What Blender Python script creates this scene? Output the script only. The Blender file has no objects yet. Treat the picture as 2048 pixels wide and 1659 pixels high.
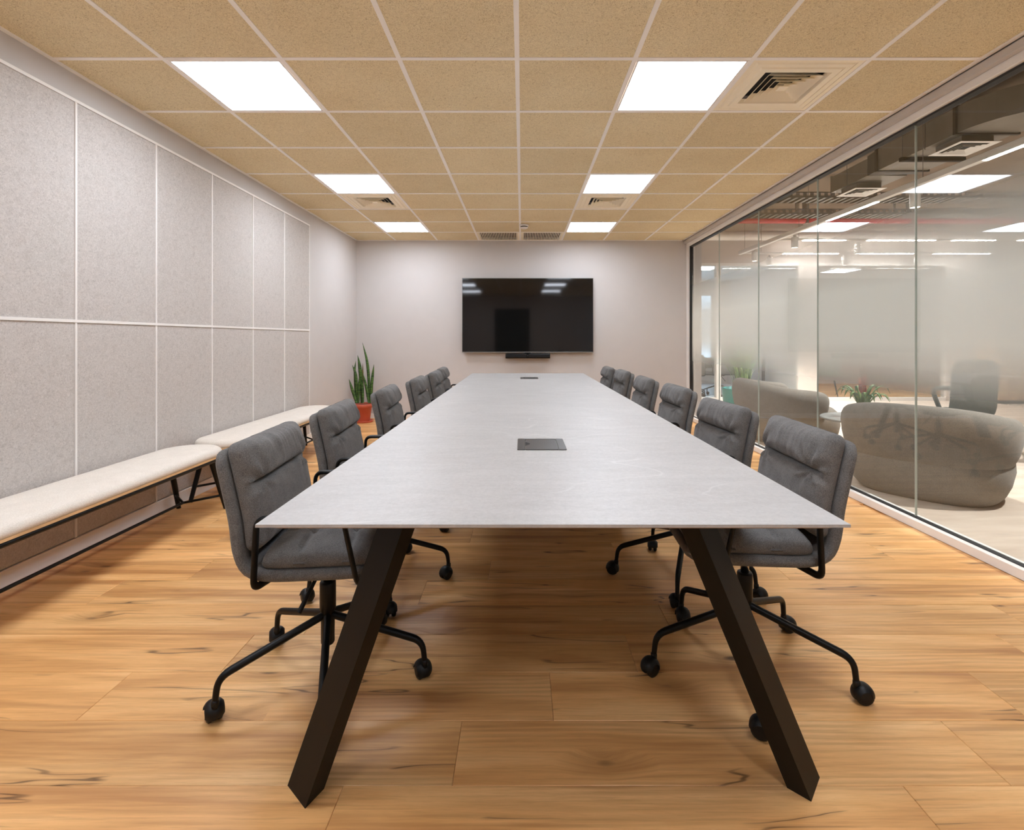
import bpy, math, random
import numpy as np
from mathutils import Vector, Matrix, noise as mnoise

C = bpy.context.scene.collection
SC = bpy.context.scene
R = math.radians
rng = random.Random(7)

# ------------------------------------------------------------------ camera, world, exposure
cam_d = bpy.data.cameras.new('camera')
cam = bpy.data.objects.new('camera', cam_d)
C.objects.link(cam)
cam.location = (0, 0, 1.15)
cam.rotation_euler = (R(90), 0, 0)
cam_d.sensor_width = 36
cam_d.lens = 1015 / 2048 * 36
cam_d.shift_x = -20 / 2048
cam_d.shift_y = -152.5 / 2048
cam_d.clip_start = 0.05
SC.camera = cam

w = bpy.data.worlds.new('sky')
w.use_nodes = True
w.node_tree.nodes['Background'].inputs[0].default_value = (0.55, 0.75, 1.0, 1)
w.node_tree.nodes['Background'].inputs[1].default_value = 3.0
SC.world = w

SC.view_settings.view_transform = 'Standard'
SC.view_settings.look = 'None'
SC.view_settings.gamma = 1
SC.view_settings.use_curve_mapping = False
SC.view_settings.exposure = 0.0
SC.cycles.transparent_max_bounces = 16
SC.cycles.max_bounces = 10
SC.cycles.diffuse_bounces = 6
SC.cycles.glossy_bounces = 4

PANEL_E = 20.5        # emission of the ceiling light panels
LINEAR_E = 70.0      # emission of the lounge linear lamps
SPOT_W = 185.0        # lounge spotlights


# ------------------------------------------------------------------ materials
def lin(c):
    return tuple((v / 255 / 12.92) if v / 255 <= 0.04045 else ((v / 255 + 0.055) / 1.055) ** 2.4 for v in c) + (1,)


class NT:
    """small node-tree helper"""
    def __init__(s, name):
        s.m = bpy.data.materials.new(name)
        s.m.use_nodes = True
        s.t = s.m.node_tree
        s.b = s.t.nodes['Principled BSDF']
        s.out = s.t.nodes['Material Output']

    def n(s, typ, **kw):
        nd = s.t.nodes.new(typ)
        for k, v in kw.items():
            if k in nd.inputs.keys():
                nd.inputs[k].default_value = v
            else:
                setattr(nd, k, v)
        return nd

    def l(s, a, b):
        s.t.links.new(a, b)

    def math(s, op, a, b=None, clamp=False):
        nd = s.n('ShaderNodeMath', operation=op)
        nd.use_clamp = clamp
        for i, v in enumerate((a, b)):
            if v is None:
                continue
            if isinstance(v, (int, float)):
                nd.inputs[i].default_value = v
            else:
                s.l(v, nd.inputs[i])
        return nd.outputs[0]

    def ramp(s, fac, stops):
        nd = s.n('ShaderNodeValToRGB')
        el = nd.color_ramp.elements
        while len(el) < len(stops):
            el.new(0.5)
        for e, (p, c) in zip(el, stops):
            e.position = p
            e.color = c
        s.l(fac, nd.inputs[0])
        return nd.outputs[0]

    def mix(s, fac, a, b, mode='MIX'):
        nd = s.n('ShaderNodeMix', data_type='RGBA', blend_type=mode)
        for v, sock in ((fac, nd.inputs[0]), (a, nd.inputs[6]), (b, nd.inputs[7])):
            if isinstance(v, (int, float)):
                sock.default_value = v
            elif isinstance(v, tuple):
                sock.default_value = v
            else:
                s.l(v, sock)
        return nd.outputs[2]

    def coords(s, scale=(1, 1, 1), rand=False):
        tc = s.n('ShaderNodeTexCoord')
        v = tc.outputs['Object']
        if rand:
            oi = s.n('ShaderNodeObjectInfo')
            m = s.n('ShaderNodeVectorMath', operation='MULTIPLY_ADD')
            cx = s.n('ShaderNodeCombineXYZ')
            r37 = s.math('MULTIPLY', oi.outputs['Random'], 37.0)
            r91 = s.math('MULTIPLY', oi.outputs['Random'], 91.0)
            s.l(r37, cx.inputs[0]); s.l(r91, cx.inputs[1]); s.l(r37, cx.inputs[2])
            s.l(v, m.inputs[0]); m.inputs[1].default_value = (1, 1, 1); s.l(cx.outputs[0], m.inputs[2])
            v = m.outputs[0]
            s.rand = oi.outputs['Random']
        if scale != (1, 1, 1):
            mp = s.n('ShaderNodeMapping')
            mp.inputs['Scale'].default_value = scale
            s.l(v, mp.inputs[0])
            v = mp.outputs[0]
        return v

    def scaled(s, v, scale):
        mp = s.n('ShaderNodeMapping')
        mp.inputs['Scale'].default_value = scale
        s.l(v, mp.inputs[0])
        return mp.outputs[0]

    def noise(s, v, scale, detail=3, rough=0.5, dist=0.0):
        nd = s.n('ShaderNodeTexNoise')
        nd.inputs['Scale'].default_value = scale
        nd.inputs['Detail'].default_value = detail
        nd.inputs['Roughness'].default_value = rough
        nd.inputs['Distortion'].default_value = dist
        s.l(v, nd.inputs['Vector'])
        return nd.outputs['Fac']

    def bump(s, h, strength=0.2, dist=0.002):
        nd = s.n('ShaderNodeBump')
        nd.inputs['Strength'].default_value = strength
        nd.inputs['Distance'].default_value = dist
        s.l(h, nd.inputs['Height'])
        s.l(nd.outputs[0], s.b.inputs['Normal'])

    def base(s, col):
        if isinstance(col, tuple):
            s.b.inputs['Base Color'].default_value = col
        else:
            s.l(col, s.b.inputs['Base Color'])

    def set(s, rough=0.6, metal=0.0, spec=0.5):
        s.b.inputs['Roughness'].default_value = rough
        s.b.inputs['Metallic'].default_value = metal
        s.b.inputs['Specular IOR Level'].default_value = spec


def plain(name, rgb, rough=0.6, metal=0.0, spec=0.5, var=0.06, scale=6.0):
    """painted / plastic surface with a slight procedural variation"""
    t = NT(name)
    c = lin(rgb)
    d = tuple(x * (1 - var) for x in c[:3]) + (1,)
    nz = t.noise(t.coords(), scale, 4)
    t.base(t.ramp(nz, [(0.3, d), (0.7, c)]))
    t.set(rough, metal, spec)
    return t.m


def fabric(name, a, b, scale=300, bump=0.25, mid=None):
    t = NT(name)
    v = t.coords()
    n1 = t.noise(v, scale, 3, 0.7)
    n2 = t.noise(v, scale * 0.06, 3, 0.6)
    col = t.ramp(n1, [(0.32, lin(a)), (0.68, lin(b))])
    col = t.mix(0.22, col, t.ramp(n2, [(0.3, lin(a)), (0.7, lin(b))]))
    t.base(col)
    t.set(0.95, 0, 0.12)
    t.b.inputs['Sheen Weight'].default_value = 0.12
    t.bump(n1, bump, 0.0015)
    return t.m


M = {}
M['wall'] = plain('painted_wall', (203, 198, 195), 0.75, var=0.02, spec=0.25)
M['white'] = plain('white_paint', (238, 234, 230), 0.4, var=0.02)
M['rail'] = plain('ceiling_rail_paint', (250, 247, 244), 0.5, var=0.02)
M['black'] = plain('black_powder_coat', (9, 9, 9), 0.42, var=0.2, scale=40, spec=0.28)
M['leg'] = plain('bronze_black_coat', (11, 10, 9), 0.5, var=0.35, scale=14, spec=0.25)
M['rubber'] = plain('black_plastic', (16, 16, 17), 0.45, var=0.15, spec=0.35)
M['chrome'] = plain('chrome', (210, 210, 212), 0.18, 1.0)
M['silver'] = plain('silver_bezel', (150, 148, 146), 0.3, 0.8)
M['chair'] = fabric('charcoal_chair_fabric', (70, 69, 68), (128, 126, 124), 420, 0.3)
M['sofa'] = fabric('taupe_sofa_fabric', (110, 104, 97), (150, 143, 134), 260, 0.25)
M['cream'] = fabric('cream_bench_felt', (206, 196, 183), (236, 228, 217), 240, 0.25)
M['gasket'] = plain('dark_gasket', (30, 27, 26), 0.6)
M['cream_metal'] = plain('cream_vent_enamel', (252, 242, 218), 0.45, var=0.02)
M['dark'] = plain('dark_duct_inside', (28, 24, 22), 0.8)
M['galv'] = plain('galvanised_duct', (150, 146, 138), 0.42, 0.55, var=0.25, scale=3)
M['conc'] = plain('bare_concrete', (150, 132, 116), 0.9, var=0.35, scale=2.0)
M['tray'] = plain('tray_steel', (120, 114, 108), 0.55, 0.3)
M['red'] = plain('red_pipe_paint', (170, 22, 30), 0.35)
M['terracotta'] = plain('terracotta_plastic', (196, 92, 66), 0.5, var=0.08)
M['teal'] = plain('teal_planter', (44, 132, 128), 0.45)
M['soil'] = plain('soil', (52, 38, 28), 0.95, var=0.4, scale=60)
M['greychair'] = fabric('green_grey_fabric', (104, 112, 106), (140, 147, 139), 200, 0.2)
M['darkfab'] = fabric('dark_lounge_fabric', (44, 52, 50), (70, 78, 74), 200, 0.2)
M['plywood'] = plain('plywood_edge', (234, 194, 146), 0.5, var=0.2, scale=12)
M['beige_lounge'] = plain('lounge_wall_paint', (214, 203, 195), 0.8, var=0.03)


def mat_oak():
    t = NT('oak_laminate')
    v = t.coords(rand=True)
    # knots: elongated cells, some of them filled
    vo = t.n('ShaderNodeTexVoronoi', feature='F1')
    vo.inputs['Scale'].default_value = 1.0
    vd = t.n('ShaderNodeVectorMath', operation='ADD')
    nz = t.n('ShaderNodeTexNoise')
    nz.inputs['Scale'].default_value = 9.0
    t.l(v, nz.inputs['Vector'])
    wob = t.n('ShaderNodeVectorMath', operation='SCALE')
    t.l(nz.outputs['Color'], wob.inputs[0]); wob.inputs['Scale'].default_value = 0.022
    t.l(v, vd.inputs[0]); t.l(wob.outputs[0], vd.inputs[1])
    vw = vd.outputs[0]
    t.l(t.scaled(vw, (2.0, 5.2, 1)), vo.inputs['Vector'])
    sp = t.n('ShaderNodeSeparateColor')
    t.l(vo.outputs['Color'], sp.inputs[0])
    sel = t.math('GREATER_THAN', sp.outputs[0], 0.5)
    dist = vo.outputs['Distance']
    core = t.math('MULTIPLY', t.ramp(dist, [(0.035, (1, 1, 1, 1)), (0.085, (0, 0, 0, 1))]), sel)
    halo = t.math('MULTIPLY', t.ramp(dist, [(0.06, (1, 1, 1, 1)), (0.30, (0, 0, 0, 1))]), sel)
    # the grain bends round the knots
    sx = t.n('ShaderNodeSeparateXYZ'); t.l(v, sx.inputs[0])
    cx = t.n('ShaderNodeCombineXYZ')
    t.l(sx.outputs[0], cx.inputs[0]); t.l(sx.outputs[2], cx.inputs[2])
    t.l(t.math('ADD', sx.outputs[1], t.math('MULTIPLY', halo, 0.035)), cx.inputs[1])
    g = cx.outputs[0]
    big = t.noise(t.scaled(g, (0.7, 6, 1)), 1.5, 4, 0.55, 0.5)
    band = t.noise(t.scaled(g, (0.55, 13, 1)), 1.3, 3, 0.5, 0.4)
    grain = t.noise(t.scaled(g, (2.0, 62, 1)), 2.0, 5, 0.6, 0.3)
    fine = t.noise(t.scaled(g, (12, 260, 1)), 2.0, 3, 0.6)
    col = t.ramp(big, [(0.28, lin((202, 150, 98))), (0.48, lin((232, 182, 125))), (0.72, lin((246, 204, 149)))])
    col = t.mix(t.ramp(band, [(0.30, (0.75, 0.75, 0.75, 1)), (0.48, (0, 0, 0, 1))]), col, lin((172, 120, 76)))
    col = t.mix(t.ramp(grain, [(0.34, (0.32, 0.32, 0.32, 1)), (0.52, (0, 0, 0, 1))]), col, lin((178, 126, 80)))
    col = t.mix(t.ramp(fine, [(0.32, (0.2, 0.2, 0.2, 1)), (0.5, (0, 0, 0, 1))]), col, lin((184, 134, 90)))
    wv = t.n('ShaderNodeTexWave', wave_type='BANDS', bands_direction='Y')     # cathedral figure
    wv.inputs['Scale'].default_value = 10
    wv.inputs['Distortion'].default_value = 8
    wv.inputs['Detail'].default_value = 2
    wv.inputs['Detail Scale'].default_value = 0.6
    t.l(t.scaled(g, (0.3, 1.5, 1)), wv.inputs['Vector'])
    gate = t.ramp(t.noise(t.scaled(v, (0.8, 3, 1)), 1.4, 2), [(0.48, (0, 0, 0, 1)), (0.62, (0.3, 0.3, 0.3, 1))])
    col = t.mix(t.math('MULTIPLY', wv.outputs['Fac'], gate), col, lin((172, 124, 76)))
    # long dark drying lines
    ln = t.noise(t.scaled(g, (0.75, 9, 1)), 1.6, 2, 0.4, 0.2)
    ridge = t.math('ABSOLUTE', t.math('SUBTRACT', ln, 0.5))
    lmask = t.ramp(t.noise(t.scaled(v, (1.6, 5, 1)), 1.7, 2), [(0.55, (0, 0, 0, 1)), (0.63, (0.75, 0.75, 0.75, 1))])
    crack = t.math('MULTIPLY', t.ramp(ridge, [(0.003, (1, 1, 1, 1)), (0.009, (0, 0, 0, 1))]), lmask)
    soft = t.math('MULTIPLY', t.ramp(ridge, [(0.0, (0.4, 0.4, 0.4, 1)), (0.06, (0, 0, 0, 1))]), lmask)
    col = t.mix(soft, col, lin((150, 104, 64)))
    col = t.mix(t.math('MULTIPLY', halo, 0.42), col, lin((140, 96, 58)))
    col = t.mix(t.math('MULTIPLY', core, 0.85), col, lin((70, 48, 34)))
    col = t.mix(crack, col, lin((74, 50, 34)))
    hv = t.n('ShaderNodeHueSaturation')
    t.l(col, hv.inputs['Color'])
    t.l(t.math('ADD', t.math('MULTIPLY', t.rand, 0.20), 0.90), hv.inputs['Value'])
    hv.inputs['Saturation'].default_value = 1.05
    t.base(hv.outputs[0])
    t.l(t.ramp(grain, [(0.3, (0.46, 0.46, 0.46, 1)), (0.7, (0.32, 0.32, 0.32, 1))]), t.b.inputs['Roughness'])
    t.b.inputs['Specular IOR Level'].default_value = 0.4
    t.bump(grain, 0.08, 0.001)
    return t.m


def mat_stone():
    t = NT('grey_stone_top')
    v = t.coords()
    n1 = t.noise(v, 2.2, 6, 0.6, 0.8)
    n2 = t.noise(t.scaled(v, (1, 5, 1)), 6, 5, 0.6)
    n3 = t.noise(v, 90, 4, 0.7)
    col = t.ramp(n1, [(0.3, lin((168, 168, 168))), (0.7, lin((184, 184, 184)))])
    col = t.mix(0.35, col, t.ramp(n2, [(0.35, lin((164, 161, 158))), (0.65, lin((194, 191, 188)))]))
    col = t.mix(0.25, col, t.ramp(n3, [(0.35, lin((158, 155, 152))), (0.65, lin((200, 197, 194)))]))
    # thin pale veins
    vn = t.noise(t.scaled(v, (0.8, 1.5, 1)), 1.9, 2, 0.4, 0.5)
    d = t.math('ABSOLUTE', t.math('SUBTRACT', vn, 0.5))
    col = t.mix(t.math('MULTIPLY', t.ramp(d, [(0.0, (0.5, 0.5, 0.5, 1)), (0.005, (0, 0, 0, 1))]), t.ramp(t.noise(v, 1.7, 2), [(0.48, (0, 0, 0, 1)), (0.6, (1, 1, 1, 1))])), col, lin((208, 206, 204)))
    t.base(col)
    t.set(0.42, 0, 0.4)
    t.bump(n3, 0.06, 0.0006)
    return t.m


def mat_woodwool():
    t = NT('wood_wool_board')
    v = t.coords(rand=True)
    f1 = t.noise(t.scaled(v, (1, 1, 1)), 120, 3, 0.65, 2.6)
    f2 = t.noise(t.scaled(v, (1, 1, 1)), 55, 4, 0.7, 3.4)
    big = t.noise(v, 3.2, 3)
    col = t.ramp(f1, [(0.32, lin((152, 124, 86))), (0.45, lin((226, 210, 172))), (0.66, lin((246, 234, 202)))])
    col = t.mix(t.ramp(f2, [(0.34, (0.85, 0.85, 0.85, 1)), (0.45, (0, 0, 0, 1))]), col, lin((152, 126, 88)))
    col = t.mix(0.25, col, t.ramp(big, [(0.3, lin((222, 204, 166))), (0.7, lin((240, 228, 196)))]))
    hv = t.n('ShaderNodeHueSaturation')
    t.l(col, hv.inputs['Color'])
    t.l(t.math('ADD', t.math('MULTIPLY', t.rand, 0.08), 0.97), hv.inputs['Value'])
    t.base(hv.outputs[0])
    t.set(0.95, 0, 0.1)
    t.bump(f2, 0.5, 0.003)
    return t.m


def mat_felt():
    t = NT('grey_felt_panel')
    v = t.coords(rand=True)
    n1 = t.noise(v, 130, 4, 0.75, 1.2)
    n2 = t.noise(v, 26, 4, 0.7, 0.8)
    col = t.ramp(n1, [(0.3, lin((164, 157, 152))), (0.5, lin((196, 190, 185))), (0.7, lin((212, 206, 201)))])
    col = t.mix(t.ramp(n2, [(0.3, (0.45, 0.45, 0.45, 1)), (0.5, (0, 0, 0, 1))]), col, lin((168, 161, 155)))
    t.base(col)
    t.set(0.95, 0, 0.1)
    t.bump(n1, 0.15, 0.001)
    return t.m


def mat_glass(film=False):
    t = NT('frosted_film_glass' if film else 'clear_glass')
    tr = t.n('ShaderNodeBsdfTransparent')
    tr.inputs[0].default_value = (0.97, 0.985, 0.978, 1)
    gl = t.n('ShaderNodeBsdfGlossy')
    gl.inputs['Roughness'].default_value = 0.0
    gl.inputs['Color'].default_value = (1, 1, 1, 1)
    lw = t.n('ShaderNodeLayerWeight')
    lw.inputs['Blend'].default_value = 0.5
    fr = t.math('ADD', t.math('MULTIPLY', t.math('POWER', lw.outputs['Facing'], 5.0), 0.9), 0.035)
    body = tr.outputs[0]
    if film:
        geo = t.n('ShaderNodeNewGeometry')
        sx = t.n('ShaderNodeSeparateXYZ')
        t.l(geo.outputs['Position'], sx.inputs[0])
        z = sx.outputs[2]
        cov = t.ramp(t.math('MULTIPLY', z, 1 / 2.6),
                     [(0.60 / 2.6, (0.0, 0, 0, 1)), (0.78 / 2.6, (0.16, 0, 0, 1)), (0.98 / 2.6, (0.72, 0, 0, 1)),
                      (1.12 / 2.6, (0.93, 0, 0, 1)), (1.5 / 2.6, (0.93, 0, 0, 1)),
                      (1.78 / 2.6, (0.55, 0, 0, 1)), (2.04 / 2.6, (0.1, 0, 0, 1)), (2.15 / 2.6, (0.0, 0, 0, 1))])
        sc = t.n('ShaderNodeSeparateColor')
        t.l(cov, sc.inputs[0])
        fine = t.noise(t.scaled(t.coords(), (1, 90, 0.4)), 2.0, 2)
        cv = t.math('ADD', sc.outputs[0], t.math('MULTIPLY', t.math('SUBTRACT', fine, 0.5), 0.03), clamp=True)
        df = t.n('ShaderNodeBsdfDiffuse')
        df.inputs[0].default_value = (0.90, 0.935, 0.89, 1)
        tl = t.n('ShaderNodeBsdfTranslucent')
        tl.inputs[0].default_value = (0.95, 0.98, 0.945, 1)
        fm = t.n('ShaderNodeMixShader')
        fm.inputs[0].default_value = 0.52
        t.l(df.outputs[0], fm.inputs[1]); t.l(tl.outputs[0], fm.inputs[2])
        mx = t.n('ShaderNodeMixShader')
        t.l(cv, mx.inputs[0]); t.l(tr.outputs[0], mx.inputs[1]); t.l(fm.outputs[0], mx.inputs[2])
        body = mx.outputs[0]
    m2 = t.n('ShaderNodeMixShader')
    t.l(fr, m2.inputs[0]); t.l(body, m2.inputs[1]); t.l(gl.outputs[0], m2.inputs[2])
    t.l(m2.outputs[0], t.out.inputs[0])
    return t.m


def mat_emit(name, rgb, e):
    t = NT(name)
    t.b.inputs['Base Color'].default_value = rgb
    t.b.inputs['Emission Color'].default_value = rgb
    t.b.inputs['Emission Strength'].default_value = e
    return t.m


def mat_leaf(name, a, b, stripe=60.0):
    t = NT(name)
    v = t.coords()
    nz = t.noise(t.scaled(v, (14, 14, stripe)), 1.0, 3, 0.6, 1.0)
    t.base(t.ramp(nz, [(0.38, lin(a)), (0.62, lin(b))]))
    t.set(0.45, 0, 0.4)
    return t.m


def mat_lounge_floor():
    t = NT('pale_vinyl_floor')
    v = t.coords()
    n1 = t.noise(t.scaled(v, (1.2, 6, 1)), 1.2, 5, 0.6, 0.5)
    t.base(t.ramp(n1, [(0.3, lin((186, 168, 152))), (0.7, lin((212, 198, 184)))]))
    t.set(0.45, 0, 0.3)
    return t.m


M['oak'] = mat_oak()
M['stone'] = mat_stone()
M['woodwool'] = mat_woodwool()
M['felt'] = mat_felt()
M['glass'] = mat_glass()
M['film'] = mat_glass(True)
M['panel_light'] = mat_emit('lit_panel', (0.90, 0.97, 1.08, 1), PANEL_E)
M['linear_light'] = mat_emit('lit_linear', (1.0, 0.96, 0.93, 1), LINEAR_E)
M['spot_lens'] = mat_emit('lit_spot_lens', (1.0, 0.92, 0.85, 1), 15.0)
M['snake'] = mat_leaf('snake_plant_leaf', (34, 66, 30), (92, 126, 58), 75)
M['snake_tip'] = mat_leaf('snake_plant_dry_leaf', (92, 96, 50), (120, 104, 60), 60)
M['green'] = mat_leaf('green_leaf', (52, 96, 44), (120, 156, 84), 8)
M['flower'] = mat_leaf('red_bract', (180, 60, 52), (214, 120, 96), 10)
M['lounge_floor'] = mat_lounge_floor()
t_ = NT('tv_glass')
t_.base(lin((16, 15, 15)))
t_.set(0.05, 0, 0.5)
t_.bump(t_.noise(t_.coords(), 1.2, 1), 0.05, 0.03)
M['screen'] = t_.m


# ------------------------------------------------------------------ mesh helpers
def make_mesh(name, V, F, mats, smooth=False, fm=None):
    me = bpy.data.meshes.new(name)
    me.from_pydata([tuple(v) for v in V], [], F)
    for m in (mats if isinstance(mats, (list, tuple)) else [mats]):
        me.materials.append(m)
    if fm:
        me.polygons.foreach_set('material_index', fm)
    if smooth is True:
        me.polygons.foreach_set('use_smooth', [True] * len(F))
    me.update()
    return me


def link(name, me, parent=None, loc=(0, 0, 0), rz=0.0):
    o = bpy.data.objects.new(name, me)
    C.objects.link(o)
    o.location = loc
    o.rotation_euler = (0, 0, rz)
    if parent is not None:
        o.parent = parent
    return o


def fillet(pts, r, n=5):
    pts = [Vector(p) for p in pts]
    out = [pts[0]]
    for i in range(1, len(pts) - 1):
        a, b, c = pts[i - 1], pts[i], pts[i + 1]
        d1, d2 = (a - b), (c - b)
        q = min(r, d1.length * 0.49, d2.length * 0.49)
        p1, p2 = b + d1.normalized() * q, b + d2.normalized() * q
        for k in range(n + 1):
            s = k / n
            out.append(p1 * (1 - s) ** 2 + b * 2 * s * (1 - s) + p2 * s * s)
    out.append(pts[-1])
    return out


class MB:
    def __init__(s):
        s.V, s.F, s.S = [], [], []

    def add(s, V, F, smooth=False):
        k = len(s.V)
        s.V += [tuple(v) for v in V]
        s.F += [tuple(i + k for i in f) for f in F]
        s.S += [smooth] * len(F)
        return s

    def box(s, x0, x1, y0, y1, z0, z1, bev=0.0, mat=None):
        """box; bev chamfers every edge"""
        if bev <= 0:
            V = [(x, y, z) for x in (x0, x1) for y in (y0, y1) for z in (z0, z1)]
            F = [(0, 1, 3, 2), (4, 6, 7, 5), (0, 4, 5, 1), (2, 3, 7, 6), (0, 2, 6, 4), (1, 5, 7, 3)]
        else:
            b = min(bev, (x1 - x0) * .45, (y1 - y0) * .45, (z1 - z0) * .45)
            V, idx = [], {}
            lo, hi = (x0, y0, z0), (x1, y1, z1)
            for cx in (0, 1):
                for cy in (0, 1):
                    for cz in (0, 1):
                        c = (cx, cy, cz)
                        for ax in range(3):
                            p = []
                            for q in range(3):
                                e = hi[q] if c[q] else lo[q]
                                p.append(e if q == ax else (e - b if c[q] else e + b))
                            idx[(c, ax)] = len(V)
                            V.append(tuple(p))
            F = []
            for ax in range(3):
                u, v = [q for q in range(3) if q != ax]
                for sd in (0, 1):
                    f = []
                    for a_, b_ in ((0, 0), (1, 0), (1, 1), (0, 1)):
                        c = [0, 0, 0]; c[ax] = sd; c[u] = a_; c[v] = b_
                        f.append(idx[(tuple(c), ax)])
                    if (sd == 0) == (ax != 1):
                        f.reverse()
                    F.append(tuple(f))
            for ax in range(3):          # edge chamfers, edge parallel to ax
                u, v = [q for q in range(3) if q != ax]
                for a_ in (0, 1):
                    for b_ in (0, 1):
                        c0 = [0, 0, 0]; c0[u] = a_; c0[v] = b_
                        c1 = list(c0); c1[ax] = 1
                        c0, c1 = tuple(c0), tuple(c1)
                        F.append((idx[(c0, u)], idx[(c0, v)], idx[(c1, v)], idx[(c1, u)]))
            for cx in (0, 1):
                for cy in (0, 1):
                    for cz in (0, 1):
                        c = (cx, cy, cz)
                        F.append((idx[(c, 0)], idx[(c, 1)], idx[(c, 2)]))
        if mat is not None:
            V = [tuple(mat @ Vector(p)) for p in V]
        return s.add(V, F)

    def prism(s, bottom, top):
        n = len(bottom)
        V = list(bottom) + list(top)
        F = [tuple(reversed(range(n))), tuple(range(n, 2 * n))]
        for i in range(n):
            j = (i + 1) % n
            F.append((i, j, n + j, n + i))
        return s.add(V, F)

    def tube(s, pts, r, n=10, r2=None, ref=(0, 0, 1), cap=True):
        """round / oval tube; r a number or a list per point; r2 the second half-axis"""
        pts = [Vector(p) for p in pts]
        m = len(pts)
        V, F = [], []
        prev = None
        for i, p in enumerate(pts):
            t = (pts[min(i + 1, m - 1)] - pts[max(i - 1, 0)]).normalized()
            if prev is None:
                u = Vector(ref) - t * t.dot(Vector(ref))
                if u.length < 1e-3:
                    u = Vector((1, 0, 0)) - t * t.x
            else:
                u = prev - t * t.dot(prev)
            u.normalize(); prev = u
            wv = t.cross(u)
            ra = r[i] if isinstance(r, (list, tuple)) else r
            rb = ra if r2 is None else r2
            for k in range(n):
                a = 2 * math.pi * k / n
                V.append(p + u * (ra * math.cos(a)) + wv * (rb * math.sin(a)))
        for i in range(m - 1):
            for k in range(n):
                j = (k + 1) % n
                F.append((i * n + k, i * n + j, (i + 1) * n + j, (i + 1) * n + k))
        s.add(V, F, True)
        if cap:
            s.add(V[:n], [tuple(reversed(range(n)))])
            s.add(V[-n:], [tuple(range(n))])
        return s

    def lathe(s, prof, n=24, o=(0, 0, 0), M_=None, smooth=True, arc=(0, 2 * math.pi)):
        full = abs(arc[1] - arc[0] - 2 * math.pi) < 1e-6
        m = n if full else n + 1
        V, F = [], []
        for r, z in prof:
            for k in range(m):
                a = arc[0] + (arc[1] - arc[0]) * k / n
                p = Vector((r * math.cos(a), r * math.sin(a), z))
                if M_ is not None:
                    p = M_ @ p
                V.append(p + Vector(o))
        for i in range(len(prof) - 1):
            for k in range(n):
                j = (k + 1) % m
                F.append((i * m + k, i * m + j, (i + 1) * m + j, (i + 1) * m + k))
        s.add(V, F, smooth)
        return s

    def mesh(s, name, mat):
        me = make_mesh(name, s.V, s.F, mat)
        me.polygons.foreach_set('use_smooth', s.S)
        return me

    def obj(s, name, mat, parent=None, loc=(0, 0, 0), rz=0.0):
        return link(name, s.mesh(name, mat), parent, loc, rz)


def tag(o, label=None, cat=None, group=None, kind=None):
    if label: o['label'] = label
    if cat: o['category'] = cat
    if group: o['group'] = group
    if kind: o['kind'] = kind
    return o


def thing(name, label, cat, loc=(0, 0, 0), rz=0.0, group=None):
    o = bpy.data.objects.new(name, None)
    o.empty_display_size = 0.1
    C.objects.link(o)
    o.location = loc
    o.rotation_euler = (0, 0, rz)
    return tag(o, label, cat, group)


def dup(root, loc, rz, label, cat=None, group=None):
    r = root.copy(); C.objects.link(r)
    r.location = loc; r.rotation_euler = (0, 0, rz); r['label'] = label
    if cat: r['category'] = cat
    if group: r['group'] = group
    for ch in list(root.children):
        c = ch.copy(); C.objects.link(c); c.parent = r
        for g in list(ch.children):
            d = g.copy(); C.objects.link(d); d.parent = c
    return r


def struct(o, label, cat='structure'):
    return tag(o, label, cat, None, 'structure')


# ------------------------------------------------------------------ setting: the meeting room
XL, XR, YB, YF, ZC = -2.40, 2.38, -2.2, 7.35, 2.57
XT = 2.345                      # where the ceiling grid ends on the glass side

floor = struct(MB().box(XL, 2.48, YB, YF, -0.06, -0.009).obj('floor', M['oak']),
               'oak laminate plank floor of the meeting room', 'floor')
PW, PL = 0.2225, 1.44
known = {-1: -0.46, 0: -0.18, 1: 0.095, 2: 0.40, 3: -0.85, 4: -0.45, 5: -0.16}
full_plank = None
row0 = 1.307
k = math.floor((YB - row0) / PW)
while row0 + k * PW < YF:
    y0, y1 = max(YB, row0 + k * PW), min(YF, row0 + (k + 1) * PW)
    off = known.get(k, rng.uniform(-0.7, 0.7))
    xs = [off + i * PL for i in range(-4, 5)]
    for xa in xs:
        a, b = max(XL, xa), min(XR, xa + PL)
        if b - a < 0.04:
            continue
        isfull = abs(b - a - PL) < 1e-6 and abs(y1 - y0 - PW) < 1e-6
        if isfull and full_plank:
            me = full_plank
        else:
            hx, hy = (b - a) / 2 - 0.0004, (y1 - y0) / 2 - 0.0005
            me = MB().box(-hx, hx, -hy, hy, -0.009, 0.0, 0.0012).mesh('plank', M['oak'])
            if isfull:
                full_plank = me
        link('plank', me, floor, ((a + b) / 2, (y0 + y1) / 2, 0))
    k += 1

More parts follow.
